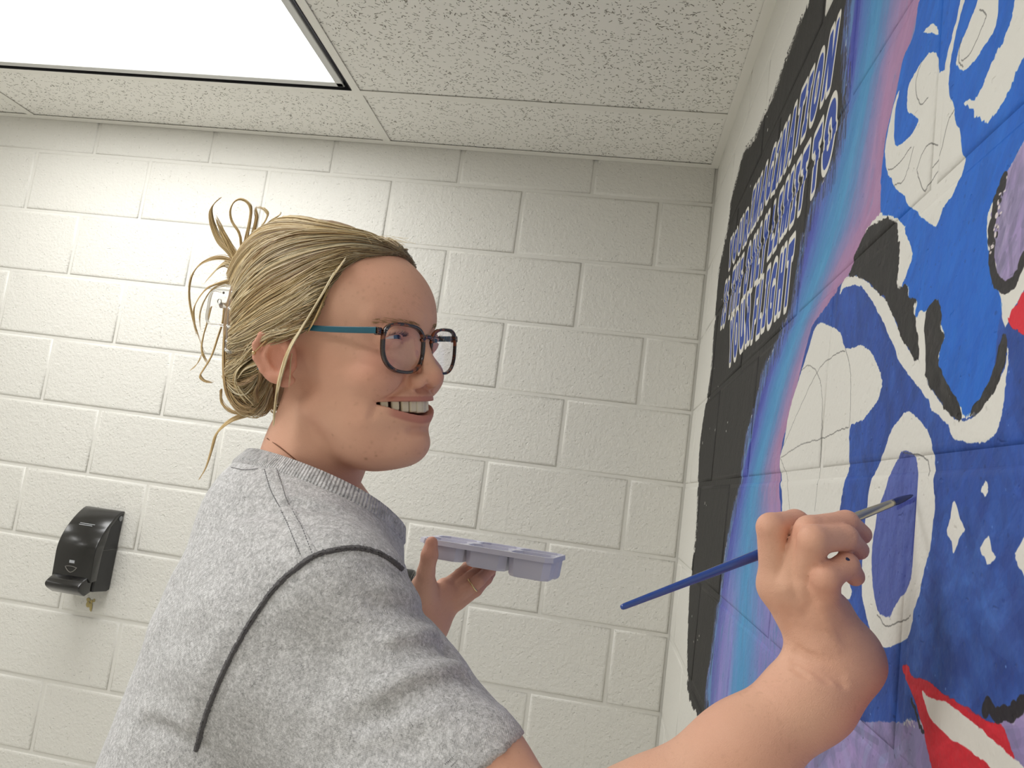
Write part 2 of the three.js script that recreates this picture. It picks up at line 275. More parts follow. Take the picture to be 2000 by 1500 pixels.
// one block face: flat front, rolled-in arrises, joint depth behind; local x along the wall, y up, z out of the wall
function blockGeometry(w, h, uv, d = 0.0040) {
  const e = 0.004, j = 0.0045, X = w / 2, Y = h / 2, pos = [], nor = [], tex = [], idx = [];
  const ring = (ix, iy, z, nz) => [[-1, -1], [1, -1], [1, 1], [-1, 1]].forEach(([a, b]) => { pos.push(a * (X - ix), b * (Y - iy), z); const n = V3(a * (1 - nz), b * (1 - nz), nz).normalize(); nor.push(n.x, n.y, n.z); });
  ring(j + e * 2.2, j + e * 2.2, 0, 1); ring(j + e, j + e, -d * 0.12, 0.8); ring(j + e * 0.35, j + e * 0.35, -d * 0.55, 0.5); ring(j, j, -d, 0.5); ring(j, j, -0.02, 0.3);
  idx.push(0, 1, 2, 0, 2, 3);
  for (let r = 0; r < 4; r++) for (let i = 0; i < 4; i++) { const a = r * 4 + i, b = r * 4 + (i + 1) % 4, c = a + 4, q = b + 4; idx.push(a, c, b, b, c, q); }
  for (let i = 0; i < pos.length; i += 3) tex.push(...uv(pos[i], pos[i + 1]));
  const g = new THREE.BufferGeometry(); g.setIndex(idx); g.setAttribute('position', new THREE.Float32BufferAttribute(pos, 3)); g.setAttribute('normal', new THREE.Float32BufferAttribute(nor, 3)); g.setAttribute('uv', new THREE.Float32BufferAttribute(tex, 2)); return g;
}
const planeUV = (g) => { const p = g.attributes.position, n = g.attributes.normal, u = g.attributes.uv; for (let i = 0; i < p.count; i++) { const ax = Math.abs(n.getX(i)), ay = Math.abs(n.getY(i)); u.setXY(i, ax > 0.7 ? p.getZ(i) : p.getX(i), ay > 0.7 ? p.getZ(i) : p.getY(i)); } return g; };
// wall behind the woman: z = 0
const XL = -3.4, ZF = 4.4, wallBack = setting('wall_back', [0, 0, 0], 'cream painted concrete block wall behind the woman');
mesh('mortar', planeUV(box(MURAL_X - XL + 0.2, CEIL + 0.05, 0.2, (MURAL_X + XL) / 2 + 0.1, (CEIL + 0.05) / 2, -0.1046)), mortarPaint, wallBack);
const rows = [];
for (let k = -1; k < 11; k++) { const top = k < 0 ? CEIL + 0.04 : L1 - k * COURSE, bot = Math.max(0, L1 - (k + 1) * COURSE); rows.push([k, bot, top]); }
let pick = 0;
for (const [k, bot, top] of rows) {
  const off = ((k + 12) % 2 === 0) ? BLOCK / 2 : 0, h = top - bot;
  for (let n = -10; n < 2; n++) {
    const a = Math.max(XL, off + n * BLOCK), b = Math.min(MURAL_X, off + (n + 1) * BLOCK); if (b - a < 0.05) continue;
    const du = hash(n, k) * 3, dv = hash(k, n) * 3;
    const m = mesh('block', blockGeometry(b - a, h, (x, y) => [x + du, y + dv]), wallPaint, wallBack);
    m.position.set((a + b) / 2, (bot + top) / 2, -0.0004 - 0.0008 * hash(n + 3, k + 7)); m.rotation.x = 0.002 * (hash(n, k + 5) - 0.5); pick++;
  }
}
// mural wall: x = MURAL_X, local x runs towards -z
const wallMural = setting('wall_right', [0, 0, 0], 'concrete block wall with a half-painted blue and black mural');
mesh('mortar', planeUV(box(0.2, CEIL + 0.05, ZF, MURAL_X + 0.1046, (CEIL + 0.05) / 2, ZF / 2)), mortarPaint, wallMural);
for (const [k, bot, top] of rows) {
  const off = (k + 12) % 2 === 0 ? 0.355 : 0.52, h = top - bot;
  for (let n = -2; n < 10; n++) {
    const a = Math.max(0, off + n * BLOCK), b = Math.min(ZF, off + (n + 1) * BLOCK); if (b - a < 0.04) continue;
    const cz = (a + b) / 2, cy = (bot + top) / 2;
    const near = b > FAR[1] / 1000 && a >= NEAR[0] / 1000 && b <= NEAR[1] / 1000 + 0.2 && bot * 1000 + DATUM > NEAR[2] - 10 && top * 1000 + DATUM < NEAR[3] + 10;
    const far = b <= FAR[1] / 1000 && bot > 0.6;
    const R = near ? NEAR : FAR, du = hash(n, k) * 3;
    const uv = near || far ? (x, y) => [((cz + x) * 1000 - R[0]) / (R[1] - R[0]), ((cy + y) * 1000 + DATUM - R[2]) / (R[3] - R[2])] : (x, y) => [x + du, y + du];
    const m = mesh('block', blockGeometry(b - a, h, uv, near || far ? 0.0022 : 0.0036), near ? muralNear : far ? muralFar : wallPaint, wallMural);
    m.rotation.y = -Math.PI / 2; m.position.set(MURAL_X + 0.0003, cy, cz);
  }
}
// mural mortar: the painted joints carry the mural's colours too
for (const [R, m] of [[FAR, muralFar], [NEAR, muralNear]]) {
  const g = new THREE.PlaneGeometry((R[1] - R[0]) / 1000, (R[3] - R[2]) / 1000);
  const q = mesh('painted_joint', g, m, wallMural); q.rotation.y = -Math.PI / 2; q.position.set(MURAL_X + (R === NEAR ? 0.0017 : 0.0021), ((R[2] + R[3]) / 2 - DATUM) / 1000, (R[0] + R[1]) / 2000);
}
const plain = std({ color: PAINT, roughness: 0.55 });
for (const [name, g] of [['wall_left', box(0.2, CEIL + 0.05, ZF + 0.2, XL - 0.1, CEIL / 2, ZF / 2)], ['wall_front', box(MURAL_X - XL + 0.4, CEIL + 0.05, 0.2, (MURAL_X + XL) / 2, CEIL / 2, ZF + 0.1)]]) mesh(name, g, plain).userData = { kind: 'structure' };
const floorTone = std({ color: '#d6d4ce', roughness: 0.45 });
mesh('floor', box(MURAL_X - XL + 0.4, 0.2, ZF + 0.4, (MURAL_X + XL) / 2, -0.1, ZF / 2), floorTone).userData = { kind: 'structure' };
// ---------------------------------------------------------------- ceiling
const ceiling = setting('ceiling', [0, CEIL, 0], 'suspended ceiling of white fissured tiles in a metal grid');
function tileCanvas(salt) {
  const w = 2048, h = 1024, cv = document.createElement('canvas'), hv = document.createElement('canvas'); cv.width = hv.width = w; cv.height = hv.height = h; seed = salt;
  const g = cv.getContext('2d'), b = hv.getContext('2d'); g.fillStyle = '#f3f1ea'; g.fillRect(0, 0, w, h); b.fillStyle = '#c8c8c8'; b.fillRect(0, 0, w, h);
  for (let i = 0; i < 6200; i++) {   // worm-like fissures and pin holes
    const x = rr(0, w), y = rr(0, h), a = rr(-0.9, 0.9) + (rnd() < 0.25 ? 1.2 : 0), l = rnd() < 0.5 ? rr(1, 3) : rr(4, 14), wd = rr(1.2, 3.2);
    for (const [c, col] of [[g, rnd() < 0.75 ? '#6b6559' : '#948e81'], [b, '#181818']]) { c.strokeStyle = col; c.lineWidth = wd; c.lineCap = 'round'; c.beginPath(); c.moveTo(x, y); c.quadraticCurveTo(x + Math.cos(a) * l * 0.5 + rr(-3, 3), y + Math.sin(a) * l * 0.5 + rr(-3, 3), x + Math.cos(a) * l, y + Math.sin(a) * l); c.stroke(); }
  }
  const t = new THREE.CanvasTexture(cv); t.colorSpace = THREE.SRGBColorSpace; t.wrapS = t.wrapT = THREE.RepeatWrapping;
  const u = new THREE.CanvasTexture(hv); u.wrapS = u.wrapT = THREE.RepeatWrapping; return [t, u];
}
const [fissure, fissureRelief] = tileCanvas(99);
const tileMat = std({ map: fissure, bumpMap: fissureRelief, bumpScale: 0.0015, roughness: 0.95 });
const gridMat = std({ color: '#eeece4', roughness: 0.5 });
const TEE_X = [-0.642, -0.642 - 1.2192, -0.642 - 2.4384], TEE_Z = [0.3046, 0.3046 + 0.6096, 0.3046 + 1.2192, 0.3046 + 1.8288, 0.3046 + 2.4384, 0.3046 + 3.048, 0.3046 + 3.6576];
const LAMPS = [[1, 1], [1, 3], [3, 1], [3, 3], [1, 5], [3, 5]];   // column, row of the 4 x 2 ft panels that are lamps
const xs = [MURAL_X, ...TEE_X, XL], zs = [0, ...TEE_Z, ZF];
for (let c = 0; c + 1 < xs.length; c++) for (let r = 0; r + 1 < zs.length; r++) {
  if (LAMPS.some(([a, b]) => a === c && b === r)) continue;
  const x1 = xs[c] - 0.004, x0 = xs[c + 1] + 0.004, z0 = zs[r] + 0.004, z1 = zs[r + 1] - 0.004, du = hash(c, r), dv = hash(r, c + 4);
  const g = box(x1 - x0, 0.016, z1 - z0), p = g.attributes.position, u = g.attributes.uv;
  for (let i = 0; i < p.count; i++) u.setXY(i, p.getX(i) / 1.2192 + du, p.getZ(i) / 0.6096 + dv);
  const m = mesh('ceiling_tile', g, tileMat, ceiling); m.position.set((x0 + x1) / 2, 0.0105 + 0.0015 * hash(c + 2, r), (z0 + z1) / 2); m.rotation.z = 0.0012 * (hash(c, r + 3) - 0.5);
}
for (const x of TEE_X) mesh('grid_tee', box(0.024, 0.0018, ZF, x, 0.0009, ZF / 2), gridMat, ceiling);
for (const z of TEE_Z) for (let c = 0; c + 1 < xs.length; c++) mesh('grid_tee', box(xs[c] - xs[c + 1] - 0.024, 0.0016, 0.024, (xs[c] + xs[c + 1]) / 2, 0.0009, z), gridMat, ceiling);
const angle = (w, d, x, z) => mesh('wall_angle', mergeGeometries([box(w, 0.0022, d, x, 0, z)]), gridMat, ceiling);
angle(MURAL_X - XL, 0.022, (MURAL_X + XL) / 2, 0.011); angle(0.022, ZF - 0.022, MURAL_X - 0.0105, ZF / 2 + 0.011);
mesh('slab', box(MURAL_X - XL + 0.5, 0.15, ZF + 0.5, (MURAL_X + XL) / 2, 0.28, ZF / 2), plain, ceiling);
// ---------------------------------------------------------------- ceiling lamps
const frameMat = std({ color: '#c9c9c6', roughness: 0.35, metalness: 0.1 }), darkMat = std({ color: '#17161b', roughness: 0.8 });
const prismGrain = (() => { const n = 256, f = new Float32Array(n * n); for (let y = 0; y < n; y++) for (let x = 0; x < n; x++) f[y * n + x] = 0.5 + 0.25 * Math.sin(x / n * 2 * Math.PI * 16) + 0.25 * Math.sin(y / n * 2 * Math.PI * 16); return greyTexture(n, f); })();
const glowMat = std({ color: '#ffffff', roughness: 0.4, emissive: LAMP_COLOUR, emissiveIntensity: LAMP_GLOW, bumpMap: retile(prismGrain, 12, 6), bumpScale: 0.0006 });
for (const [c, r] of LAMPS) {
  const x1 = xs[c] - 0.012, x0 = xs[c + 1] + 0.012, z0 = zs[r] + 0.012, z1 = zs[r + 1] - 0.012, w = x1 - x0, d = z1 - z0;
  const t = thing('ceiling_light', ({ 11: 'large glowing recessed ceiling light panel with a grey frame, seen above the woman', 13: 'glowing ceiling light panel behind the viewer, nearer the mural', 31: 'glowing ceiling light panel left of the picture, near the block wall', 15: 'glowing ceiling light panel in the last row far behind the viewer, nearer the mural', 35: 'glowing ceiling light panel in the last row far behind the viewer, away from the mural', 33: 'glowing ceiling light panel behind the viewer, far from the mural' })[c * 10 + r], 'ceiling light', [(x0 + x1) / 2, CEIL, (z0 + z1) / 2]);
  const H = 0.07, s = 0.004;
  mesh('housing', mergeGeometries([box(w, 0.004, d, 0, H, 0), box(s, H, d, -w / 2, H / 2, 0), box(s, H, d, w / 2, H / 2, 0), box(w, H, s, 0, H / 2, -d / 2), box(w, H, s, 0, H / 2, d / 2)]), darkMat, t);
  const fw = w - 0.026, fd = d - 0.026, b = 0.022;
  mesh('door_frame', mergeGeometries([rbox(fw, 0.012, b, 0.003, 0, 0.006, -fd / 2 + b / 2), rbox(fw, 0.012, b, 0.003, 0, 0.006, fd / 2 - b / 2), rbox(b, 0.012, fd, 0.003, -fw / 2 + b / 2, 0.006, 0), rbox(b, 0.012, fd, 0.003, fw / 2 - b / 2, 0.006, 0)]), frameMat, t);
  mesh('diffuser', box(fw - 2 * b + 0.004, 0.004, fd - 2 * b + 0.004, 0, 0.008, 0), glowMat, t);
  const l = new THREE.RectAreaLight(LAMP_COLOUR, LAMP_POWER, fw - 2 * b, fd - 2 * b);
  l.name = 'lamp_light'; l.position.set(0, 0.0045, 0); l.rotation.x = -Math.PI / 2; t.add(l);
}
// ---------------------------------------------------------------- soap dispensers on the block wall
const blackGloss = phys({ color: '#131212', roughness: 0.22, clearcoat: 0.5, clearcoatRoughness: 0.15 });
const blackSatin = std({ color: '#2b2b2d', roughness: 0.42 });
const greyPrint = std({ color: '#a9acb0', roughness: 0.5 });
function profile(ptsZY, w, bevel = 0.003) {   // side outline (z out of the wall, y) drawn out along x
  const s = new THREE.Shape(); ptsZY.forEach(([z, y], i) => (i ? s.lineTo(z, y) : s.moveTo(z, y))); s.closePath();
  const g = new THREE.ExtrudeGeometry(s, { depth: w - 2 * bevel, bevelEnabled: true, bevelThickness: bevel, bevelSize: bevel, bevelOffset: -bevel, bevelSegments: 3, curveSegments: 4 });
  g.translate(0, 0, -w / 2 + bevel); g.rotateY(-Math.PI / 2); return toCreasedNormals(g, 0.6);   // z -> x, x -> z
}
function makeDispenser(label) {
  const t = thing('soap_dispenser', label, 'dispenser', [0, 0, 0]);
  const W = 0.122, front = []; for (let i = 0; i <= 22; i++) { const a = i / 22; front.push([0.014 + 0.09 * Math.sin(Math.min(1, a * 1.35) * Math.PI / 2) - 0.012 * Math.max(0, a - 0.62), 0.235 - 0.195 * Math.pow(a, 1.25)]); }
  mesh('back_housing', profile([[0, 0.004], [0.012, 0], [0.075, 0.006], [0.078, 0.02], [0.072, 0.12], [0.06, 0.19], [0.03, 0.225], [0, 0.234]], W - 0.003, 0.003), blackSatin, t);
  const cover = mesh('cover', profile([[0.0, 0.235], ...front, [0.094, 0.034], [0.07, 0.036], [0.066, 0.12], [0.052, 0.19], [0.02, 0.222], [0.0, 0.228]], W, 0.003), blackGloss, t);
  mesh('seam', box(0.0012, 0.0022, 0.066, W / 2 - 0.0012, 0.124, 0.036), blackGloss, t);
  const lev = []; for (let i = 0; i <= 12; i++) { const a = i / 12 * Math.PI; lev.push([0.098 + 0.034 * Math.sin(a) - 0.012 * (1 - i / 12) * 0, 0.048 - 0.052 * (i / 12)]); }
  mesh('push_lever', profile([[0.066, 0.046], ...lev, [0.07, 0.006]], W * 0.9, 0.006), blackGloss, t);
  mesh('nozzle', new THREE.CylinderGeometry(0.006, 0.005, 0.012, 14).translate(0, 0.004, 0.08), std({ color: '#c9c4b4', roughness: 0.4 }), t);
  const onFront = (y) => { let best = 0.1; for (let i = 0; i < front.length - 1; i++) if (front[i][1] >= y && front[i + 1][1] <= y) { const q = (front[i][1] - y) / (front[i][1] - front[i + 1][1]); best = lerp(front[i][0], front[i + 1][0], q); } return best; };
  const slope = (y) => Math.atan2(onFront(y - 0.004) - onFront(y + 0.004), 0.008);
  const put = (name, g, y, mat) => { const m = mesh(name, g, mat, cover); m.position.set(-0.004, y, onFront(y) + 0.0004); m.rotation.x = slope(y) * -1; return m; };
  put('printed_line', box(0.047, 0.0016, 0.0008), 0.192, greyPrint); put('printed_line', box(0.042, 0.0016, 0.0008, -0.003), 0.188, greyPrint);
  put('badge', box(0.016, 0.008, 0.001), 0.086, greyPrint);
  const s = new THREE.Shape(); s.moveTo(-0.019, 0.005); s.quadraticCurveTo(0, 0.011, 0.019, 0.005); s.quadraticCurveTo(0.012, -0.008, 0, -0.011); s.quadraticCurveTo(-0.012, -0.008, -0.019, 0.005);
  const h = new THREE.Path(); h.moveTo(-0.016, 0.0042); h.quadraticCurveTo(-0.010, -0.0065, 0, -0.009); h.quadraticCurveTo(0.010, -0.0065, 0.016, 0.0042); h.quadraticCurveTo(0, 0.009, -0.016, 0.0042); s.holes.push(h);
  put('sight_window', new THREE.ExtrudeGeometry(s, { depth: 0.0012, bevelEnabled: false }), 0.066, std({ color: '#77736e', roughness: 0.3 }));
  const lock = mesh('lock', new THREE.CylinderGeometry(0.0075, 0.0075, 0.002, 20).rotateZ(Math.PI / 2).translate(W / 2, 0.214, 0.014), std({ color: '#8f9194', roughness: 0.35, metalness: 0.5 }), t);
  return t;
}
const soap = makeDispenser('black push soap dispenser on the block wall left of the woman, fully in view');
soap.position.set(-1.334, 0.892, 0.0);
const soap2 = soap.clone(); soap2.name = numbered('soap_dispenser'); scene.add(soap2); soap2.position.set(-0.425, 0.852, 0.0);
soap2.userData = { label: 'dark dispenser on the block wall mostly hidden behind the woman\'s shoulder', category: 'dispenser' };
// dried soap drips below the nozzle
{ const n = 8, gs = []; seed = 31; for (let i = 0; i < n; i++) { const g = new THREE.SphereGeometry(1, 10, 6); g.scale(rr(0.002, 0.007), rr(0.003, 0.009), 0.0006); g.translate(rr(-0.012, 0.012), rr(-0.014, 0.014), 0); gs.push(g); }
  const m = mesh('soap_stain', mergeGeometries(gs), std({ color: '#b7a66c', roughness: 0.5 })); m.position.set(-1.325, 0.845, 0.0003); m.userData = { label: 'small yellowish dried soap stain on the wall under the black dispenser', category: 'stain', kind: 'stuff' }; }
// ---------------------------------------------------------------- paint tray in the left hand
const trayMat = phys({ color: '#dcdcea', roughness: 0.35, sheen: 0 });
{
  const t = thing('paint_tray', 'white plastic paint tray with wells, balanced on the left hand', 'paint tray', [0.012, 1.2886, 1.2024]);
  t.rotation.y = -0.155;
  const L = 0.168, D = 0.084, ch = 0.0085, X = L / 2, Z = D / 2;
  const oct = (a, b, c) => [[-a + c, -b], [a - c, -b], [a, -b + c], [a, b - c], [a - c, b], [-a + c, b], [-a, b - c], [-a, -b + c]];
  // loft of octagonal rings; open at the top
  const loft = (rings, inward = false) => { const pos = [], idx = []; rings.forEach((r) => r.p.forEach(([x, z]) => pos.push(x, r.y, z))); for (let i = 0; i + 1 < rings.length; i++) for (let k = 0; k < 8; k++) { const a = i * 8 + k, b = i * 8 + (k + 1) % 8; idx.push(a, b, a + 8, b, b + 8, a + 8); } const e = (rings.length - 1) * 8; for (let k = 1; k < 7; k++) idx.push(e, e + k, e + k + 1); { const [p, q, r] = [idx[0], idx[1], idx[2]].map((i) => V3(pos[i * 3], pos[i * 3 + 1], pos[i * 3 + 2])), n = q.clone().sub(p).cross(r.clone().sub(p)), c = V3(); for (let i = 0; i < 8; i++) c.add(V3(pos[i * 3], pos[i * 3 + 1], pos[i * 3 + 2])); if ((n.dot(p.sub(c.multiplyScalar(1 / 8))) > 0) === inward) for (let i = 0; i < idx.length; i += 3) { const t = idx[i]; idx[i] = idx[i + 1]; idx[i + 1] = t; } }
    const g = new THREE.BufferGeometry(); g.setIndex(idx); g.setAttribute('position', new THREE.Float32BufferAttribute(pos, 3)); const q = toCreasedNormals(g.toNonIndexed(), 0.5); q.setAttribute('uv', new THREE.Float32BufferAttribute(new Float32Array(q.attributes.position.count * 2), 2)); return q; };
  const shift = (p, x, z) => p.map(([a, b]) => [a + x, b + z]);
  const well = (x, z, a, b, h, inward = false) => loft([{ p: shift(oct(a, b, 0.008), x, z), y: 0.0006 }, { p: shift(oct(a * 0.94, b * 0.93, 0.008), x, z), y: -h + 0.003 }, { p: shift(oct(a * 0.88, b * 0.86, 0.008), x, z), y: -h }], inward);
  const wellIn = (x, z, a, b, h) => { const g = well(x, z, a - 0.0012, b - 0.0012, h - 0.0014, true); return g; };
  const wells = [[-0.053, 0.019, 0.027, 0.0205, 0.0215], [0.002, 0.019, 0.0265, 0.0205, 0.0235], [0.056, 0.019, 0.0265, 0.0205, 0.0265], [-0.053, -0.0205, 0.027, 0.0185, 0.020], [0.002, -0.0205, 0.0265, 0.0185, 0.022], [0.056, -0.0205, 0.0265, 0.0185, 0.0275]];
  for (const w of wells) mesh('well', mergeGeometries([well(...w), wellIn(...w)]), trayMat, t);
  // rim sheet with holes for the wells, and a small down-turned lip
  const ccw = (P, want) => ((P.reduce((q, p, i) => { const n = P[(i + 1) % P.length]; return q + p[0] * n[1] - n[0] * p[1]; }, 0) > 0) === want ? P : P.slice().reverse());
  const path = (o, P) => { P.forEach(([x, y], i) => (i ? o.lineTo(x, y) : o.moveTo(x, y))); o.closePath(); return o; };
  const s = path(new THREE.Shape(), ccw(oct(X, Z, ch).map(([x, z]) => [x, -z]), true));
  for (const [x, z, a, b] of wells) s.holes.push(path(new THREE.Path(), ccw(oct(a - 0.0012, b - 0.0012, 0.008).map(([p, q]) => [x + p, -(z + q)]), false)));
  const rim = new THREE.ExtrudeGeometry(s, { depth: 0.0014, bevelEnabled: false }); rim.rotateX(-Math.PI / 2);
  mesh('rim', rim, trayMat, t);
  const lip = loft([{ p: oct(X, Z, ch), y: 0.001 }, { p: oct(X + 0.0006, Z + 0.0006, ch), y: -0.0045 }, { p: oct(X - 0.0008, Z - 0.0008, ch), y: -0.0045 }, { p: oct(X - 0.001, Z - 0.001, ch), y: 0.0005 }].slice(0, 4));
  const lp = lip.attributes.position.count - 18; lip.setDrawRange(0, Infinity);
  const keep = new THREE.BufferGeometry(); for (const k of ['position', 'normal', 'uv']) { const a = lip.attributes[k]; keep.setAttribute(k, new THREE.BufferAttribute(a.array.slice(0, lp * a.itemSize), a.itemSize)); }
  mesh('lip', keep, trayMat, t);
  const blue = std({ color: '#2743a0', roughness: 0.25 }), lilac = std({ color: '#9a8fc4', roughness: 0.25 }), pool = (x, z, a, b, y, m) => { const g = new THREE.SphereGeometry(1, 20, 8); g.scale(a, 0.0025, b); mesh('paint', g.translate(x, y, z), m, t); };
  pool(0.056, 0.019, 0.018, 0.013, -0.0245, blue); pool(0.002, -0.0205, 0.017, 0.012, -0.0195, lilac);
}
// ---------------------------------------------------------------- paintbrush
{
  const tip = V3(MURAL_X - 0.0012, 0, 0); { const d = at(1783, 967, 1).sub(camera.position); const k = (MURAL_X - 0.001 - camera.position.x) / d.x; tip.copy(camera.position).addScaledVector(d, k); }
  const end = at(1212, 1187, 0.50), dir = tip.clone().sub(end), len = dir.length(); dir.normalize();
  const t = thing('paintbrush', 'thin paintbrush with a glossy blue handle, its tip touching the mural', 'paintbrush', [0, 0, 0]);
  t.position.copy(end); t.quaternion.setFromUnitVectors(V3(0, 1, 0), dir);
  const lathe = (P, n = 24) => new THREE.LatheGeometry(P.map(([r, y]) => new THREE.Vector2(r, y)), n);
  const f0 = len * 0.775, f1 = len * 0.93;
  mesh('handle', lathe([[0, 0], [0.0012, 0.0002], [0.0019, 0.0012], [0.0021, 0.003], [0.0026, len * 0.2], [0.0034, len * 0.42], [0.0040, len * 0.58], [0.0038, len * 0.68], [0.0031, len * 0.75], [0.0029, f0 + 0.002], [0, f0 + 0.002]]), phys({ color: '#0f3f94', roughness: 0.25, clearcoat: 0.8, clearcoatRoughness: 0.1 }), t);
  mesh('ferrule', lathe([[0.0030, f0 - 0.004], [0.0034, f0 - 0.0036], [0.0033, f0], [0.0034, f0 + 0.004], [0.0032, f0 + 0.0045], [0.00335, f0 + 0.009], [0.0031, f0 + 0.0098], [0.0032, f0 + 0.012], [0.0026, f1 - 0.003], [0.0024, f1], [0, f1]]), std({ color: '#c3bda9', roughness: 0.28, metalness: 0.95 }), t);
  mesh('bristles', lathe([[0.0023, f1 - 0.001], [0.0026, f1 + 0.003], [0.0022, f1 + 0.008], [0.0012, len - 0.002], [0.0004, len], [0, len]]), std({ color: '#1b2a66', roughness: 0.35 }), t);
}
// ---------------------------------------------------------------- the woman: distance fields meshed into smooth surfaces
const smin = (a, b, k) => { const h = Math.max(k - Math.abs(a - b), 0) / k; return Math.min(a, b) - h * h * k * 0.25; };
const smax = (a, b, k) => -smin(-a, -b, k);
const ell = (x, y, z, cx, cy, cz, rx, ry, rz) => { x -= cx; y -= cy; z -= cz; const a = x / rx, b = y / ry, c = z / rz, k0 = Math.sqrt(a * a + b * b + c * c), d = a / rx, e = b / ry, f = c / rz, k1 = Math.sqrt(d * d + e * e + f * f); return k1 < 1e-9 ? -Math.min(rx, ry, rz) : k0 * (k0 - 1) / k1; };
const sph = (x, y, z, cx, cy, cz, r) => Math.sqrt((x - cx) ** 2 + (y - cy) ** 2 + (z - cz) ** 2) - r;
// tapered capsule between two points [x, y, z, r]
const cap = (x, y, z, a, b) => { const bx = b[0] - a[0], by = b[1] - a[1], bz = b[2] - a[2], px = x - a[0], py = y - a[1], pz = z - a[2]; let h = (px * bx + py * by + pz * bz) / (bx * bx + by * by + bz * bz); h = h < 0 ? 0 : h > 1 ? 1 : h; return Math.sqrt((px - bx * h) ** 2 + (py - by * h) ** 2 + (pz - bz * h) ** 2) - (a[3] + (b[3] - a[3]) * h); };
const chain = (x, y, z, P, k) => { let d = 1e9; for (let i = 0; i + 1 < P.length; i++) { const e = cap(x, y, z, P[i], P[i + 1]); d = d > 1e8 ? e : k ? smin(d, e, k) : Math.min(d, e); } return d; };
// clay added (amount > 0) or pressed in (amount < 0) along a line of points
const stroke = (x, y, z, P, r, amount) => { let m = 1e9; for (let i = 0; i + 1 < P.length; i++) { const a = P[i], b = P[i + 1], bx = b[0] - a[0], by = b[1] - a[1], bz = b[2] - a[2], px = x - a[0], py = y - a[1], pz = z - a[2]; let h = (px * bx + py * by + pz * bz) / (bx * bx + by * by + bz * bz); h = h < 0 ? 0 : h > 1 ? 1 : h; const d = (px - bx * h) ** 2 + (py - by * h) ** 2 + (pz - bz * h) ** 2; if (d < m) m = d; } return m > 9 * r * r ? 0 : -amount * Math.exp(-m / (r * r)); };
// surface nets
function surface(f, lo, hi, c) {
  const nx = Math.ceil((hi[0] - lo[0]) / c) + 1, ny = Math.ceil((hi[1] - lo[1]) / c) + 1, nz = Math.ceil((hi[2] - lo[2]) / c) + 1;
  const v = new Float32Array(nx * ny * nz), sx = 1, sy = nx, sz = nx * ny, S = 4;
  // far from the surface one sample stands for its neighbourhood
  for (let k = 0; k < nz; k += S) for (let j = 0; j < ny; j += S) for (let i = 0; i < nx; i += S) {
    const m = f(lo[0] + (i + 1.5) * c, lo[1] + (j + 1.5) * c, lo[2] + (k + 1.5) * c), near = Math.abs(m) < c * S * 2.2;
    for (let kk = k; kk < Math.min(nz, k + S); kk++) for (let jj = j; jj < Math.min(ny, j + S); jj++) for (let ii = i; ii < Math.min(nx, i + S); ii++) v[ii + jj * sy + kk * sz] = near ? f(lo[0] + ii * c, lo[1] + jj * c, lo[2] + kk * c) : m;
  }
  const at_ = new Int32Array(nx * ny * nz).fill(-1), pos = [], idx = [];
  const E = [[0, 1], [0, 2], [0, 4], [1, 3], [1, 5], [2, 3], [2, 6], [3, 7], [4, 5], [4, 6], [5, 7], [6, 7]], off = [0, sx, sy, sx + sy, sz, sx + sz, sy + sz, sx + sy + sz];
  for (let k = 0; k < nz - 1; k++) for (let j = 0; j < ny - 1; j++) for (let i = 0; i < nx - 1; i++) {
    const o = i + j * sy + k * sz; let m = 0; for (let q = 0; q < 8; q++) if (v[o + off[q]] < 0) m |= 1 << q;
    if (m === 0 || m === 255) continue;
    let x = 0, y = 0, z = 0, n = 0;
    for (const [a, b] of E) { const A = (m >> a) & 1, B = (m >> b) & 1; if (A === B) continue; const va = v[o + off[a]], vb = v[o + off[b]], t = va / (va - vb); x += (a & 1) + ((b & 1) - (a & 1)) * t; y += ((a >> 1) & 1) + (((b >> 1) & 1) - ((a >> 1) & 1)) * t; z += (a >> 2) + ((b >> 2) - (a >> 2)) * t; n++; }
    at_[o] = pos.length / 3; pos.push(lo[0] + (i + x / n) * c, lo[1] + (j + y / n) * c, lo[2] + (k + z / n) * c);
  }
  const quad = (a, b, d, e, flip) => { if (a < 0 || b < 0 || d < 0 || e < 0) return; if (flip) idx.push(a, d, b, a, e, d); else idx.push(a, b, d, a, d, e); };
  for (let k = 1; k < nz - 1; k++) for (let j = 1; j < ny - 1; j++) for (let i = 1; i < nx - 1; i++) {
    const o = i + j * sy + k * sz, s = v[o] < 0;
    if (s !== v[o + sx] < 0) quad(at_[o - sy - sz], at_[o - sz], at_[o], at_[o - sy], !s);
    if (s !== v[o + sy] < 0) quad(at_[o - sx - sz], at_[o - sx], at_[o], at_[o - sz], !s);
    if (s !== v[o + sz] < 0) quad(at_[o - sx - sy], at_[o - sy], at_[o], at_[o - sx], !s);
  }
  const g = new THREE.BufferGeometry(); g.setIndex(idx); g.setAttribute('position', new THREE.Float32BufferAttribute(pos, 3)); return g;
}
// the body is laid out in metres in the viewer's frame (x right, y up, z towards the viewer), then set into the room
const viewToRoom = new THREE.Matrix4().makeBasis(camX, camY, camZ).setPosition(camera.position);
const A = (u, v, d, r) => { const q = [(u - 1000) / 1477.24 * d, -(v - 750) / 1477.24 * d, -d]; if (r !== undefined) q.push(r); return q; };
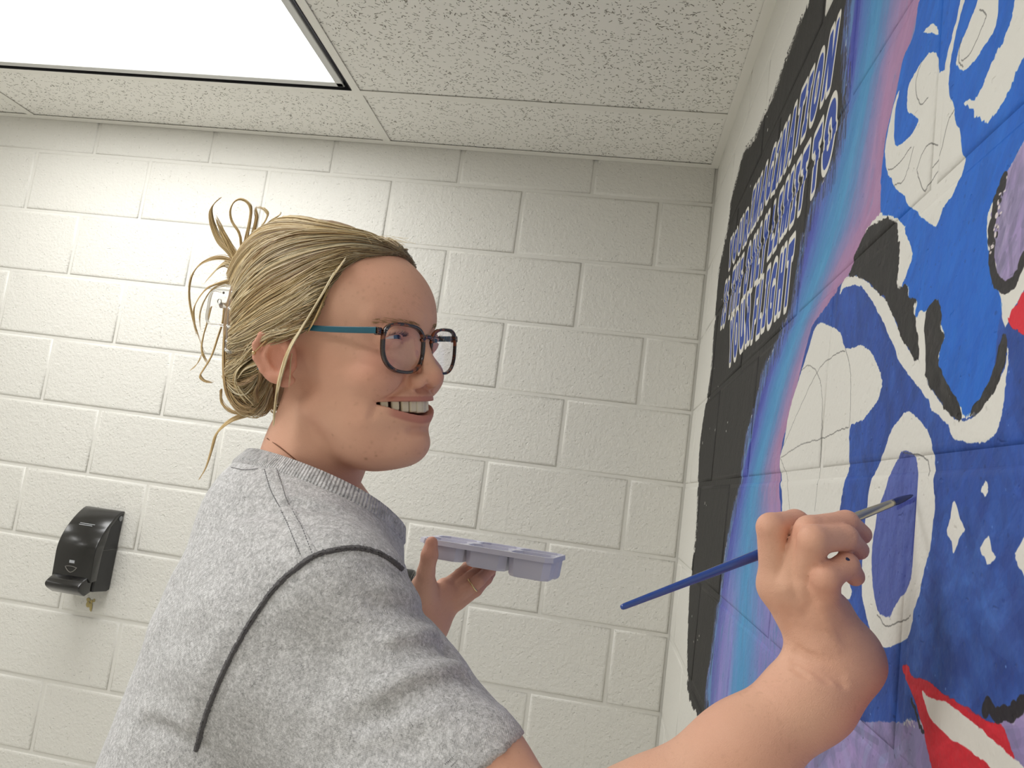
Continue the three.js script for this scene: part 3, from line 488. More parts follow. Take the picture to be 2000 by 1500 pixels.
// head frame in millimetres: x forwards, y up, z to her right ear
const headBasis = [[0.885, -0.0343, -0.4643], [0.0412, 0.9991, 0.0049], [0.4637, -0.0235, 0.8857]], headAt = [-0.1648, 0.0206, -0.76];
const headToView = new THREE.Matrix4().set(headBasis[0][0] / 1000, headBasis[0][1] / 1000, headBasis[0][2] / 1000, headAt[0], headBasis[1][0] / 1000, headBasis[1][1] / 1000, headBasis[1][2] / 1000, headAt[1], headBasis[2][0] / 1000, headBasis[2][1] / 1000, headBasis[2][2] / 1000, headAt[2], 0, 0, 0, 1);
const headToRoom = viewToRoom.clone().multiply(headToView);
const H = (x, y, z) => { const p = V3(x, y, z).applyMatrix4(headToView); return [p.x, p.y, p.z]; };
// head-frame point seen at a place of the photograph, on the sagittal plane "z" millimetres to her right
const viewToHead = headToView.clone().invert();
function hp(u, v, z) { const o = V3(0, 0, 0).applyMatrix4(viewToHead), d = V3((u - 1000) / 1477.24, -(v - 750) / 1477.24, -1).applyMatrix4(viewToHead).sub(o), t = (z - o.z) / d.z; return o.addScaledVector(d, t); }
// where a sight line first meets a surface (viewer's frame)
function hit(u, v, f, t0 = 0.32, t1 = 1.25) { const k = 1 / 1477.24; let t = t0; for (let i = 0; i < 90 && t < t1; i++) { const d = f((u - 1000) * k * t, -(v - 750) * k * t, -t); if (d < 0.0002) break; t += d * 0.75; } return A(u, v, t); }
// ---------------------------------------------------------------- head
const MOUTH = (z) => { const q = Math.min(1, Math.abs(z) / 41); return { y: -47.5 + 7.0 * q * q, h: 6.6 * Math.pow(1 - q * q, 0.8) }; };
const helix = [[-9, 4, 71], [-8, 15, 74], [-12, 25, 77], [-21, 29.5, 80], [-31, 26, 83], [-37, 17, 85], [-38, 5, 84], [-33, -6, 81], [-26, -14, 77], [-17, -19, 73], [-9, -17, 70]];
const antihelix = [[-15, 18, 77], [-25, 17, 80], [-30, 7, 81], [-27, -4, 79], [-21, -10, 76], [-13, -10, 74]];
const NECK = [[-16, -28, 0, 49], [-46, -92, 0, 50], [-78, -150, 0, 55], [-104, -215, 0, 62]];
function headField(x, y, z) {
  const s = Math.abs(z);
  let d = ell(x, y, z, -10, 50, 0, 97, 78, 73);                       // skull
  d = smin(d, ell(x, y, z, 22, 46, 0, 75, 58, 62), 14);               // forehead
  d = smin(d, ell(x, y, z, 30, -2, 0, 57, 60, 61), 16);               // middle of the face
  d = smin(d, ell(x, y, s, 34, -52, 10, 46, 44, 44), 16);             // jaw
  d = smin(d, cap(x, y, s, [0, -42, 45, 13], [62, -84, 14, 13]), 18);
  d = smin(d, ell(x, y, z, 71, -80, 0, 20, 18, 21), 12);              // chin
  d = smin(d, ell(x, y, z, 34, -80, 0, 42, 27, 40), 16);              // under the chin
  d = smin(d, ell(x, y, s, 60, -15, 37.5, 25.5, 21, 23.5), 12);             // smiling cheek
  d = smin(d, ell(x, y, z, 66, -45, 0, 28, 25, 33), 12);              // muzzle
  d = smin(d, cap(x, y, s, [87, 33, 8, 6], [66, 37, 44, 6]), 12);     // brow
  d += stroke(x, y, s, [[92, 20, 22], [84, 18, 40]], 12, -3.2);       // eye sockets
  d = smax(d, -(Math.sqrt((x - 88) ** 2 + ((y - 19) * 1.25) ** 2 + (s - 31) ** 2) - 13), 8);
  d = smin(d, sph(x, y, s, 72.5, 19, 31, 14.2), 3);                   // lids over the eye
  d = smin(d, cap(x, y, z, [86, 24, 0, 6.5], [98, -13, 0, 8]), 9);    // nose
  d = smin(d, sph(x, y, z, 101.5, -18.5, 0, 9.4), 7);
  d = smin(d, ell(x, y, s, 91, -22.5, 11.5, 10, 7, 6.6), 5);
  d += stroke(x, y, s, [[97.5, -28.5, 6.2], [90, -28, 7.5]], 3.4, -4.5);
  d += stroke(x, y, s, [[82, -16, 17], [83, -26, 19]], 3.6, -0.9);
  d += stroke(x, y, s, [[84, -24, 20], [75, -34, 31], [68, -42, 41], [64, -52, 45]], 3.8, -3.4);   // smile fold
  d += stroke(x, y, s, [[78, -17, 32], [68, -27, 43]], 8, 4.2);
  d += stroke(x, y, s, [[58, -40, 43], [54, -56, 44]], 6, 1.6);
  d += stroke(x, y, s, [[92, -36.5, 0], [88, -37, 10], [80, -38.5, 22], [68, -40, 34]], 3.2, 1.9);  // upper lip
  d += stroke(x, y, s, [[90, -58, 0], [86, -57, 11], [78, -53, 24], [67, -46, 34]], 4.2, 3.2);      // lower lip
  d += stroke(x, y, s, [[88, -68.5, 0], [84, -68, 12]], 5, -2.6);
  d += stroke(x, y, s, [[94, -31, 0], [94, -36, 0]], 2.4, -0.8);
  d += stroke(x, y, s, [[66, -8, 42], [40, -4, 58]], 9, -1.6);
  d += stroke(x, y, s, [[70, 4, 44], [56, 8, 54]], 2.2, -0.9); d += stroke(x, y, s, [[70, 9, 45], [56, 15, 55]], 2.0, -0.8); d += stroke(x, y, s, [[69, 0, 44], [57, 0, 54]], 2.2, -0.8);   // laugh lines
  { const m = MOUTH(z), q = Math.max(Math.abs(y - m.y) - m.h, 52 - x, s - 41); d = smax(d, -q, 1.6); }
  { const q = Math.max(Math.abs(y - 19 + (s - 31) ** 2 * 0.012) - 1.7 + (s - 31) ** 2 * 0.010, 74 - x, Math.abs(s - 31) - 14); d = smax(d, -q, 1.2); }   // slit between the lids
  d = smin(d, chain(x, y, z, NECK, 14), 15);
  d += stroke(x, y, s, [[-14, -42, 56], [-34, -100, 40], [-40, -150, 22]], 9, 2.6);   // neck muscle
  d += stroke(x, y, s, [[20, -58, 50], [40, -78, 34]], 7, 1.2);
  // ears
  if (x > -60 && x < 12 && y > -36 && y < 46 && s > 52) {
    let e = ell(x + (s - 74) * 0.75, y, s, -22, 5, 74, 19, 25, 9);
    e = smax(e, -ell(x, y, s, -17, 2, 91, 14, 18, 18), 3);
    for (let i = 0; i + 1 < helix.length; i++) e = smin(e, cap(x, y, s, [...helix[i], i < 1 ? 2.6 : 3.4], [...helix[i + 1], 3.4]), 2.2);
    for (let i = 0; i + 1 < antihelix.length; i++) e = smin(e, cap(x, y, s, [...antihelix[i], 2.4], [...antihelix[i + 1], 2.6]), 2.5);
    e += stroke(x, y, s, [[-13, 21, 81], [-22, 23, 84], [-31, 19, 88], [-33.5, 9, 89], [-31, 0, 87], [-27, -7, 84]], 3.0, -3.4) + stroke(x, y, s, [[-19, 8, 83], [-20, 0, 83], [-16, -5, 81]], 5, -6);
    e = smin(e, sph(x, y, s, -13, -18, 72, 5.2), 4); e = smin(e, ell(x, y, s, -5, -3, 73, 4, 6, 4), 3);
    d = smin(d, e, 4);
  }
  return d;
}
const mix3 = (a, b, t) => [lerp(a[0], b[0], t), lerp(a[1], b[1], t), lerp(a[2], b[2], t)];
const lin = (hex) => { const c = new THREE.Color(hex); return [c.r, c.g, c.b]; };
const SKIN = lin('#e6af95'), BLUSH = lin('#d68b78'), LIP = lin('#b8655f'), FRECKLE = lin('#a8704f'), PALE = lin('#ecc0a4');
const freckleAt = []; seed = 808;
const onHead = (x, y, z) => { for (let k = 0; k < 4; k++) { const f = headField(x, y, z), gx = headField(x + 0.5, y, z) - f, gy = headField(x, y + 0.5, z) - f, gz = headField(x, y, z + 0.5) - f, l = Math.hypot(gx, gy, gz) || 1; x -= f * gx / l; y -= f * gy / l; z -= f * gz / l; } return [x, y, z]; };
for (let i = 0; i < 420; i++) freckleAt.push([...onHead(rr(30, 112), rr(-100, 88), rr(-66, 66)), rr(0.5, 1.0), rr(0.1, 0.4)]);
for (const [x, y, z, r, k] of [[49, -92, 37, 1.0, 1], [58, -88, 33, 0.8, 0.8], [22, -70, 53, 0.8, 0.7]]) freckleAt.push([...onHead(x, y, z), r, k]);
const n3 = (x, y, z) => { const i = Math.floor(x), j = Math.floor(y), k = Math.floor(z), f = (t) => t * t * (3 - 2 * t), a = f(x - i), b = f(y - j), c = f(z - k), h = (p, q, r) => { const s = Math.sin(p * 127.1 + q * 311.7 + r * 74.7) * 43758.5453; return s - Math.floor(s); }; return lerp(lerp(lerp(h(i, j, k), h(i + 1, j, k), a), lerp(h(i, j + 1, k), h(i + 1, j + 1, k), a), b), lerp(lerp(h(i, j, k + 1), h(i + 1, j, k + 1), a), lerp(h(i, j + 1, k + 1), h(i + 1, j + 1, k + 1), a), b), c) - 0.5; };
function headColour(x, y, z) {
  const s = Math.abs(z); let c = SKIN.slice();
  c = mix3(c, PALE, clamp(0.5 + n3(x / 26, y / 26, z / 26) * 1.6, 0, 1) * 0.35);
  c = mix3(c, BLUSH, 0.55 * Math.exp(-(((x - 66) / 22) ** 2 + ((y + 12) / 18) ** 2 + ((s - 42) / 24) ** 2)) + 0.4 * Math.exp(-(((x - 106) / 14) ** 2 + ((y + 20) / 10) ** 2 + (s / 14) ** 2)));
  if (x < 6 && x > -60 && y < 40 && y > -30) c = mix3(c, BLUSH, 0.45 * sstep(66, 74, s));
  const m = MOUTH(z), up = Math.abs(y - (m.y + m.h + 2.1)) / 2.6, dn = Math.abs(y - (m.y - m.h - 3.6)) / 4.2;
  if (x > 66 && s < 39) c = mix3(c, LIP, 0.6 * Math.max(sstep(1.25, 0.75, up), sstep(1.25, 0.75, dn)) * sstep(39, 30, s));
  if (x > 55 && s < 33 && Math.abs(y - m.y) < m.h + 0.4 && headField(x + 4, y, z) > 3) c = mix3(c, lin('#5a2320'), 0.0);
  for (const f of freckleAt) { const dx = x - f[0], dy = y - f[1], dz = z - f[2]; if (dx > 4 || dx < -4 || dy > 4 || dy < -4) continue; const q = (dx * dx + dy * dy + dz * dz) / (f[3] * f[3] * 2.4); if (q < 3) c = mix3(c, FRECKLE, f[4] * 0.7 * Math.exp(-q)); }
  return c;
}
function paintAndPlace(g, colour, matrix, boxed = false) {
  const p = g.attributes.position, col = new Float32Array(p.count * 3), uv = new Float32Array(p.count * 2);
  for (let i = 0; i < p.count; i++) { const c = colour(p.getX(i), p.getY(i), p.getZ(i)); col.set(c, i * 3); }
  g.setAttribute('color', new THREE.BufferAttribute(col, 3));
  g.applyMatrix4(matrix); g.computeVertexNormals();
  const n = g.attributes.normal;
  if (boxed) {   // each triangle takes the weave from the side it faces
    const q = g.toNonIndexed(), a = q.attributes.position, m = q.attributes.normal, w = new Float32Array(a.count * 2);
    for (let i = 0; i < a.count; i += 3) { const ax = Math.abs(m.getX(i) + m.getX(i + 1) + m.getX(i + 2)), ay = Math.abs(m.getY(i) + m.getY(i + 1) + m.getY(i + 2)), az = Math.abs(m.getZ(i) + m.getZ(i + 1) + m.getZ(i + 2)); for (let k = i; k < i + 3; k++) { w[k * 2] = ax > ay && ax > az ? a.getZ(k) : a.getX(k); w[k * 2 + 1] = ay > ax && ay > az ? a.getZ(k) : a.getY(k); } }
    q.setAttribute('uv', new THREE.BufferAttribute(w, 2)); return q;
  }
  for (let i = 0; i < p.count; i++) { uv[i * 2] = p.getX(i) + p.getZ(i) * 0.62; uv[i * 2 + 1] = p.getY(i) - p.getZ(i) * 0.31; }
  g.setAttribute('uv', new THREE.BufferAttribute(uv, 2)); return g;
}
const headGeo = paintAndPlace(surface(headField, [-140, -215, -92], [118, 132, 96], 1.4), headColour, headToRoom);
// ---------------------------------------------------------------- arms, hands, trunk (viewer's frame, metres)
const mm = (P) => P;
const armR = { shoulder: A(668, 1192, 0.632, 0.051), upper: A(766, 1354, 0.584, 0.0385), low: A(922, 1506, 0.537, 0.0372), elbow: A(1060, 1676, 0.497, 0.036), fore: A(1268, 1610, 0.480, 0.0345), fore2: A(1449, 1470, 0.479, 0.0275), wrist: A(1586, 1358, 0.486, 0.0248), heel: A(1634, 1302, 0.490, 0.0225) };
// right hand: back of the hand towards the viewer, fingers up and curled around the brush
const handR = {
  palm: [[A(1640, 1296, 0.490, 0.0195), A(1588, 1180, 0.492, 0.0155)], [A(1658, 1288, 0.490, 0.0175), A(1620, 1200, 0.490, 0.0130)], [A(1626, 1296, 0.492, 0.0175), A(1542, 1170, 0.495, 0.0130)], [A(1620, 1296, 0.493, 0.0165), A(1524, 1150, 0.497, 0.0112)], [A(1668, 1290, 0.492, 0.0150), A(1626, 1200, 0.490, 0.0112)]],
  index: [A(1516, 1140, 0.494, 0.0104), A(1506, 1030, 0.487, 0.0091), A(1553, 1019, 0.498, 0.0077), A(1592, 1033, 0.509, 0.0066)],
  middle: [A(1537, 1145, 0.489, 0.0104), A(1581, 1036, 0.476, 0.0092), A(1652, 1022, 0.484, 0.0079), A(1683, 1044, 0.492, 0.0064)],
  ring: [A(1569, 1152, 0.485, 0.0102), A(1589, 1054, 0.464, 0.0091), A(1650, 1050, 0.472, 0.0078), A(1677, 1074, 0.481, 0.0064)],
  little: [A(1608, 1190, 0.483, 0.0104), A(1613, 1127, 0.463, 0.0088), A(1653, 1104, 0.468, 0.0074), A(1670, 1126, 0.475, 0.0060)],
  thumb: [A(1600, 1250, 0.505, 0.0135), A(1560, 1165, 0.523, 0.0115), A(1580, 1080, 0.531, 0.0095), A(1622, 1040, 0.531, 0.0072)],
};
function rightArmPlain(x, y, z) {
  const a = armR; let d = chain(x, y, z, [a.shoulder, a.upper, a.low, a.elbow], 0.02);
  d = smin(d, chain(x, y, z, [a.elbow, a.fore, a.fore2, a.wrist, a.heel], 0.018), 0.02);
  if (x < 0.09) return d;
  let h = 1e9; for (const [p, q] of handR.palm) h = h > 1e8 ? cap(x, y, z, p, q) : smin(h, cap(x, y, z, p, q), 0.007);
  h = smin(h, cap(x, y, z, A(1692, 1300, 0.494, 0.0085), A(1676, 1266, 0.494, 0.009)), 0.016);     // ulna head
  let fs = 1e9;
  for (const k of ['index', 'middle', 'ring', 'little']) {
    const F = handR[k]; let f = cap(x, y, z, F[0], F[1]); f = smin(f, cap(x, y, z, F[1], F[2]), 0.0022); f = smin(f, cap(x, y, z, F[2], F[3]), 0.003);
    f = smin(f, sph(x, y, z, F[0][0], F[0][1], F[0][2] + 0.0006, F[0][3] + 0.0002), 0.008);
    fs = Math.min(fs, f);
  }
  h = smin(h, fs, 0.0085); h = Math.min(h, smin(h, chain(x, y, z, handR.thumb, 0.004), 0.012));
  return smin(d, h, 0.014);
}
const onArm = (L) => L.map(([u, v]) => hit(u, v, rightArmPlain));
// tendons, hollows between them, and the creases of the bent wrist
const armLines = [
  [[[1537, 1150], [1560, 1205], [1600, 1262]], 0.0045, 0.0016], [[[1569, 1150], [1588, 1205], [1616, 1262]], 0.0045, 0.0013], [[[1604, 1186], [1618, 1225], [1634, 1262]], 0.0042, 0.0015], [[[1512, 1140], [1534, 1205], [1576, 1268]], 0.0042, 0.0013],
  [[[1553, 1168], [1574, 1222]], 0.005, -0.0009], [[[1588, 1176], [1603, 1228]], 0.005, -0.0009], [[[1526, 1170], [1548, 1222]], 0.0045, -0.0011],
  [[[1552, 1276], [1600, 1302], [1648, 1338]], 0.0021, -0.0026], [[[1550, 1288], [1580, 1304], [1616, 1330]], 0.0019, -0.0024], [[[1551, 1303], [1562, 1313], [1574, 1320]], 0.0018, -0.0020], [[[1560, 1266], [1600, 1288], [1644, 1318]], 0.0020, -0.0018],
  [[[1494, 1016], [1500, 1026]], 0.0045, 0.0008],
].map(([L, w, h]) => [onArm(L), w, h]);
function rightArm(x, y, z) {
  let d = rightArmPlain(x, y, z); if (d > 0.02 || d < -0.02 || x < 0.09) return d;
  for (const [L, w, h] of armLines) d += stroke(x, y, z, L, w, h);
  return d;
}
const leftWrist = A(832, 1222, 0.938, 0.026);
const armL = [A(545, 1010, 0.93, 0.052), A(575, 1220, 0.96, 0.044), A(605, 1405, 0.985, 0.038), A(720, 1310, 0.965, 0.035), leftWrist];
const handL = {
  palm: [[A(836, 1213, 0.938, 0.0215), A(876, 1160, 0.943, 0.0125)], [A(832, 1205, 0.935, 0.0195), A(866, 1146, 0.938, 0.0105)], [A(840, 1222, 0.940, 0.0185), A(890, 1170, 0.948, 0.0115)], [A(826, 1200, 0.928, 0.018), A(826, 1150, 0.920, 0.0150)]],
  thumb: [A(829, 1165, 0.922, 0.0145), A(832, 1118, 0.906, 0.0104), A(839, 1084, 0.900, 0.0098), A(843, 1060, 0.903, 0.0076)],
  index: [A(872, 1144, 0.944, 0.0092), A(899, 1122, 0.968, 0.0078), A(913, 1107, 0.988, 0.0070), A(920, 1103, 1.000, 0.0062)],
  middle: [A(884, 1155, 0.944, 0.0094), A(920, 1127, 0.958, 0.0081), A(938, 1110, 0.978, 0.0073), A(945, 1106, 0.992, 0.0063)],
  ring: [A(893, 1166, 0.942, 0.0092), A(935, 1134, 0.946, 0.0079), A(957, 1112, 0.962, 0.0072), A(964, 1107, 0.976, 0.0062)],
  little: [A(896, 1177, 0.944, 0.0088), A(930, 1153, 0.952, 0.0074), A(951, 1131, 0.964, 0.0066), A(960, 1120, 0.974, 0.0056)],
};
function leftArm(x, y, z) {
  let d = chain(x, y, z, armL, 0.02), h = 1e9;
  for (const [p, q] of handL.palm) h = h > 1e8 ? cap(x, y, z, p, q) : smin(h, cap(x, y, z, p, q), 0.008);
  let fs = 1e9; for (const k of ['index', 'middle', 'ring', 'little']) fs = Math.min(fs, chain(x, y, z, handL[k], 0.003));
  h = smin(h, fs, 0.005); h = smin(h, chain(x, y, z, handL.thumb, 0.004), 0.013);
  h += stroke(x, y, z, [A(822, 1180, 0.905), A(845, 1185, 0.910), A(868, 1170, 0.920)], 0.003, -0.0014) + stroke(x, y, z, [A(818, 1152, 0.902), A(832, 1150, 0.900), A(846, 1153, 0.903)], 0.0022, -0.001);
  return smin(d, h, 0.014);
}
// trunk frame: forward, spine up, her right
const spine = [A(577, 978, 0.792), A(566, 1100, 0.782), A(522, 1250, 0.765), A(440, 1490, 0.748), A(345, 1790, 0.735)];
const up = V3(...spine[0]).sub(V3(...spine[3])).normalize(), side = V3(0.40, 0.04, 0.915); side.addScaledVector(up, -side.dot(up)).normalize();
const fwd = V3().crossVectors(up, side).normalize(), trunkO = V3(...spine[2]);
const toTrunk = (x, y, z) => { const a = x - trunkO.x, b = y - trunkO.y, c = z - trunkO.z; return [a * fwd.x + b * fwd.y + c * fwd.z, a * up.x + b * up.y + c * up.z, a * side.x + b * side.y + c * side.z]; };
const spineT = spine.map((p) => toTrunk(...p));
const shoulderR = toTrunk(...armR.shoulder), shoulderL = toTrunk(...armL[0]);
function trunk(x, y, z, grow) {
  const [f, u, s] = toTrunk(x, y, z);
  // half-ellipse sections: depth is 0.74 of the width
  const q = 1.36, pt = (i, r, df = 0) => [(spineT[i][0] + df) * q, spineT[i][1], spineT[i][2], r];
  let d = chain(f * q, u, s, [pt(1, 0.118 + grow, 0.01), pt(2, 0.148 + grow, 0.012), pt(3, 0.146 + grow, 0.01), pt(4, 0.158 + grow, 0)], 0.03) / 1.18;
  const nk = spineT[0];
  d = smin(d, cap(f, u, s, [nk[0], nk[1] - 0.02, nk[2], 0.052 + grow], [spineT[1][0], spineT[1][1] + 0.02, 0, 0.075 + grow]), 0.05);
  d = smin(d, cap(f, u, s, [nk[0] - 0.012, nk[1] - 0.03, nk[2] + 0.02, 0.044 + grow], [shoulderR[0] - 0.014, shoulderR[1] + 0.006, shoulderR[2] - 0.012, 0.050 + grow]), 0.045);
  d = smin(d, cap(f, u, s, [nk[0] - 0.012, nk[1] - 0.03, nk[2] - 0.02, 0.044 + grow], [shoulderL[0] - 0.01, shoulderL[1] + 0.004, shoulderL[2] + 0.012, 0.050 + grow]), 0.045);
  return d;
}
const skinAt = (x, y, z) => mix3(mix3(SKIN, PALE, clamp(0.5 + n3(x * 40, y * 40, z * 40) * 1.5, 0, 1) * 0.4), FRECKLE, 0.16 * sstep(0.22, 0.4, n3(x * 650, y * 650, z * 650)) * clamp(0.5 + n3(x * 60, y * 60, z * 60) * 2, 0, 1));
const nailAt = [];
function handColour(x, y, z) {
  let c = skinAt(x, y, z);
  for (const K of [handR, handL]) for (const k of ['index', 'middle', 'ring', 'little', 'thumb']) for (const j of [1, 2, 3]) { const F = K[k][j], q = ((x - F[0]) ** 2 + (y - F[1]) ** 2 + (z - F[2]) ** 2) / (0.011 ** 2); if (q < 4) c = mix3(c, BLUSH, (j === 3 ? 0.55 : 0.35) * Math.exp(-q)); }
  return c;
}
const armGeoR = paintAndPlace(surface(rightArm, [-0.10, -0.36, -0.62], [0.275, -0.075, -0.40], 0.0016), handColour, viewToRoom);
const armGeoL = paintAndPlace(surface(leftArm, [-0.20, -0.46, -1.03], [-0.015, -0.175, -0.865], 0.0022), handColour, viewToRoom);
const trunkGeo = paintAndPlace(surface((x, y, z) => Math.min(Math.max(trunk(x, y, z, -0.008), spineT[4][1] + 0.01 - toTrunk(x, y, z)[1]), chain(x, y, z, [armR.shoulder, armR.upper], 0.02), chain(x, y, z, armL.slice(0, 4), 0.02)), [-0.62, -0.80, -1.10], [0.02, -0.05, -0.50], 0.012), skinAt, viewToRoom);
// ---------------------------------------------------------------- assemble the woman
const hipRoom = V3(...spine[4]).applyMatrix4(viewToRoom);
const person = thing('person', 'smiling woman in glasses and a grey t-shirt, painting the mural with her right hand', 'person', [hipRoom.x, 0, hipRoom.z]);
const own = new THREE.Matrix4().makeTranslation(-hipRoom.x, 0, -hipRoom.z);
const wear = (name, g, m, parent = person) => mesh(name, parent === person ? g.applyMatrix4(own) : g.applyMatrix4(own), m, parent);
const skinRelief = (() => { const n = 512, a = fbm(n, [[64, 0.6], [128, 1], [200, 0.6]], 5); return greyTexture(n, a); })();
const skinMat = phys({ vertexColors: true, roughness: 0.48, sheen: 0.15, sheenRoughness: 0.5, sheenColor: new THREE.Color('#ffb090'), bumpMap: retile(skinRelief, 22), bumpScale: 0.00025, specularIntensity: 0.6 });
const body = wear('body', mergeGeometries([headGeo, armGeoR, armGeoL, trunkGeo]), skinMat);
// ---------------------------------------------------------------- t-shirt
const collarP = [A(428, 900, 0.825), A(540, 924, 0.735), A(684, 1008, 0.785)].map((p) => V3(...p));
const collarN = V3().crossVectors(collarP[1].clone().sub(collarP[0]), collarP[2].clone().sub(collarP[0])).normalize(); if (collarN.y < 0) collarN.negate();
const sleeveAxis = [A(604, 1266, 0.672, 0.104), A(740, 1410, 0.618, 0.0765), A(852, 1554, 0.564, 0.0700), A(894, 1606, 0.547, 0.0690)];
const hemN = V3(0.6, -0.8, 0.30).normalize(), hemP = V3(...A(1004, 1446, 0.54));
const sleeveL = [[armL[0][0], armL[0][1], armL[0][2], 0.075], [armL[1][0], armL[1][1], armL[1][2], 0.066]];
function shirtPlain(x, y, z) {
  let d = trunk(x, y, z, 0.012);
  let s = chain(x, y, z, sleeveAxis, 0.03);
  s = smin(s, chain(x, y, z, [armR.shoulder, armR.upper, armR.low].map((p) => [p[0], p[1], p[2], p[3] + 0.0045]), 0.02), 0.012);
  s = Math.max(s, (x - hemP.x) * hemN.x + (y - hemP.y) * hemN.y + (z - hemP.z) * hemN.z);
  d = smin(d, s, 0.035);
  return smin(d, chain(x, y, z, sleeveL, 0.02), 0.03);
}
const onShirt = (L) => L.map(([u, v]) => hit(u, v, shirtPlain));
const folds = [   // line of the fold, width, height (ridge above 0, valley below)
  [[[872, 1266], [835, 1268], [795, 1276], [745, 1296]], 0.0085, -0.0070], [[[846, 1236], [812, 1242], [770, 1248]], 0.008, 0.0060],
  [[[906, 1330], [868, 1338], [820, 1356], [760, 1388], [705, 1412]], 0.0095, -0.0082], [[[897, 1306], [850, 1314], [800, 1326], [740, 1356]], 0.009, 0.0068],
  [[[850, 1216], [818, 1196], [775, 1182], [735, 1180]], 0.008, -0.0030], [[[838, 1192], [800, 1166], [755, 1152]], 0.009, 0.0028],
  [[[812, 1150], [770, 1120], [728, 1106]], 0.008, -0.0020],
  [[[566, 984], [600, 992], [640, 996], [676, 1004]], 0.0065, -0.0046], [[[566, 974], [610, 978], [655, 988]], 0.006, 0.0024], [[[560, 1000], [620, 1010], [680, 1022]], 0.008, 0.002],
  [[[288, 1412], [320, 1422], [352, 1436], [384, 1456]], 0.0085, -0.0055], [[[284, 1392], [322, 1400], [362, 1418]], 0.010, 0.0036], [[[392, 1462], [420, 1478], [452, 1506]], 0.008, -0.005],
  [[[470, 1010], [500, 1004], [530, 1004]], 0.009, -0.0022], [[[460, 1030], [520, 1034], [570, 1040]], 0.011, 0.0018], [[[700, 1440], [780, 1420], [850, 1402]], 0.012, 0.0035], [[[640, 1480], [740, 1462], [830, 1440]], 0.012, -0.003],
  [[[300, 1250], [340, 1240], [390, 1250]], 0.016, -0.003], [[[420, 1120], [470, 1130], [520, 1160]], 0.016, -0.002], [[[560, 1230], [620, 1260], [660, 1310]], 0.018, -0.0028], [[[480, 1360], [560, 1380], [640, 1390]], 0.018, 0.003],
].map(([L, w, h]) => [onShirt(L), w, h]);
const foldBox = folds.map(([L, w]) => [0, 1, 2].map((k) => [Math.min(...L.map((p) => p[k])) - 3 * w, Math.max(...L.map((p) => p[k])) + 3 * w]));
function shirt(x, y, z) {
  let d = shirtPlain(x, y, z); if (d > 0.03 || d < -0.03) return d;
  for (let i = 0; i < folds.length; i++) { const b = foldBox[i]; if (x < b[0][0] || x > b[0][1] || y < b[1][0] || y > b[1][1] || z < b[2][0] || z > b[2][1]) continue; d += stroke(x, y, z, folds[i][0], folds[i][1], folds[i][2]); }
  { const h = (x - hemP.x) * hemN.x + (y - hemP.y) * hemN.y + (z - hemP.z) * hemN.z; if (x > -0.2) d -= 0.0013 * sstep(-0.0235, -0.0215, h); }
  { const h = (x - hemP.x) * hemN.x + (y - hemP.y) * hemN.y + (z - hemP.z) * hemN.z, q = x > -0.2 ? 1 - 0.8 * sstep(-0.035, -0.022, h) : 1; d += q * (0.0016 * n3(x * 24 + 3, y * 24, z * 24) + 0.0009 * n3(x * 60, y * 60, z * 60)); }
  return d;
}
function shirtShell(x, y, z) {
  let d = shirt(x, y, z);
  if (x > -0.2) d = Math.min(d, Math.max(chain(x, y, z, [armR.shoulder, armR.upper, armR.low, armR.elbow].map((q) => [q[0], q[1], q[2], q[3] + 0.0028]), 0.02), (x - hemP.x) * hemN.x + (y - hemP.y) * hemN.y + (z - hemP.z) * hemN.z));   // cloth stays over the arm
  d = Math.max(d, (x - collarP[0].x) * collarN.x + (y - collarP[0].y) * collarN.y + (z - collarP[0].z) * collarN.z);   // neck opening
  d = Math.max(d, spineT[4][1] - 0.035 - toTrunk(x, y, z)[1]);   // bottom hem
  const h = (x - hemP.x) * hemN.x + (y - hemP.y) * hemN.y + (z - hemP.z) * hemN.z;                                     // hollow sleeve end
  if (h > -0.05 && x > -0.16) d = Math.max(d, -Math.max(chain(x, y, z, [...sleeveAxis.slice(1), A(936, 1658, 0.530, 0.068)].map((q) => [q[0], q[1], q[2], q[3] - 0.0085]), 0.03), -h - 0.022));
  return d;
}
const heather = (() => {   // grey marl: light and dark fibres
  const n = 1024, d = new Uint8Array(n * n * 4), a = fbm(n, [[90, 0.8], [200, 1], [400, 0.7]], 21), b = fbm(n, [[14, 1], [40, 1]], 63), v = new Float32Array(n * n); seed = 77;
  for (let i = 0; i < v.length; i++) v[i] = 196 + (a[i] - 0.5) * 84 + (b[i] - 0.5) * 14;
  for (let i = 0; i < 26000; i++) { const x = rnd() * n, y = rnd() * n, an = rr(0, 6.28), l = rr(6, 20), t = rnd() < 0.55 ? rr(-40, -12) : rr(6, 20); for (let s = 0; s < l; s++) { const p = ((Math.floor(y + Math.sin(an + s * 0.02) * s) + n * 4) % n) * n + ((Math.floor(x + Math.cos(an + s * 0.02) * s) + n * 4) % n); v[p] += t; } }
  for (let i = 0; i < n * n; i++) { const q = clamp(v[i], 70, 236); d[i * 4] = q; d[i * 4 + 1] = q * 0.995; d[i * 4 + 2] = q; d[i * 4 + 3] = 255; }
  return dataTexture(d, n, true);
})();
const knit = (() => { const n = 256, f = new Float32Array(n * n), q = tileNoise(n, 64, 5); for (let y = 0; y < n; y++) for (let x = 0; x < n; x++) { const u = x / n * 32, v = y / n * 32; f[y * n + x] = 0.5 + 0.3 * Math.abs(Math.sin(Math.PI * u)) * (0.6 + 0.4 * Math.sin(2 * Math.PI * (v + 0.3 * Math.abs(Math.sin(Math.PI * u))))) - 0.2 + 0.25 * q[y * n + x]; } return greyTexture(n, f); })();
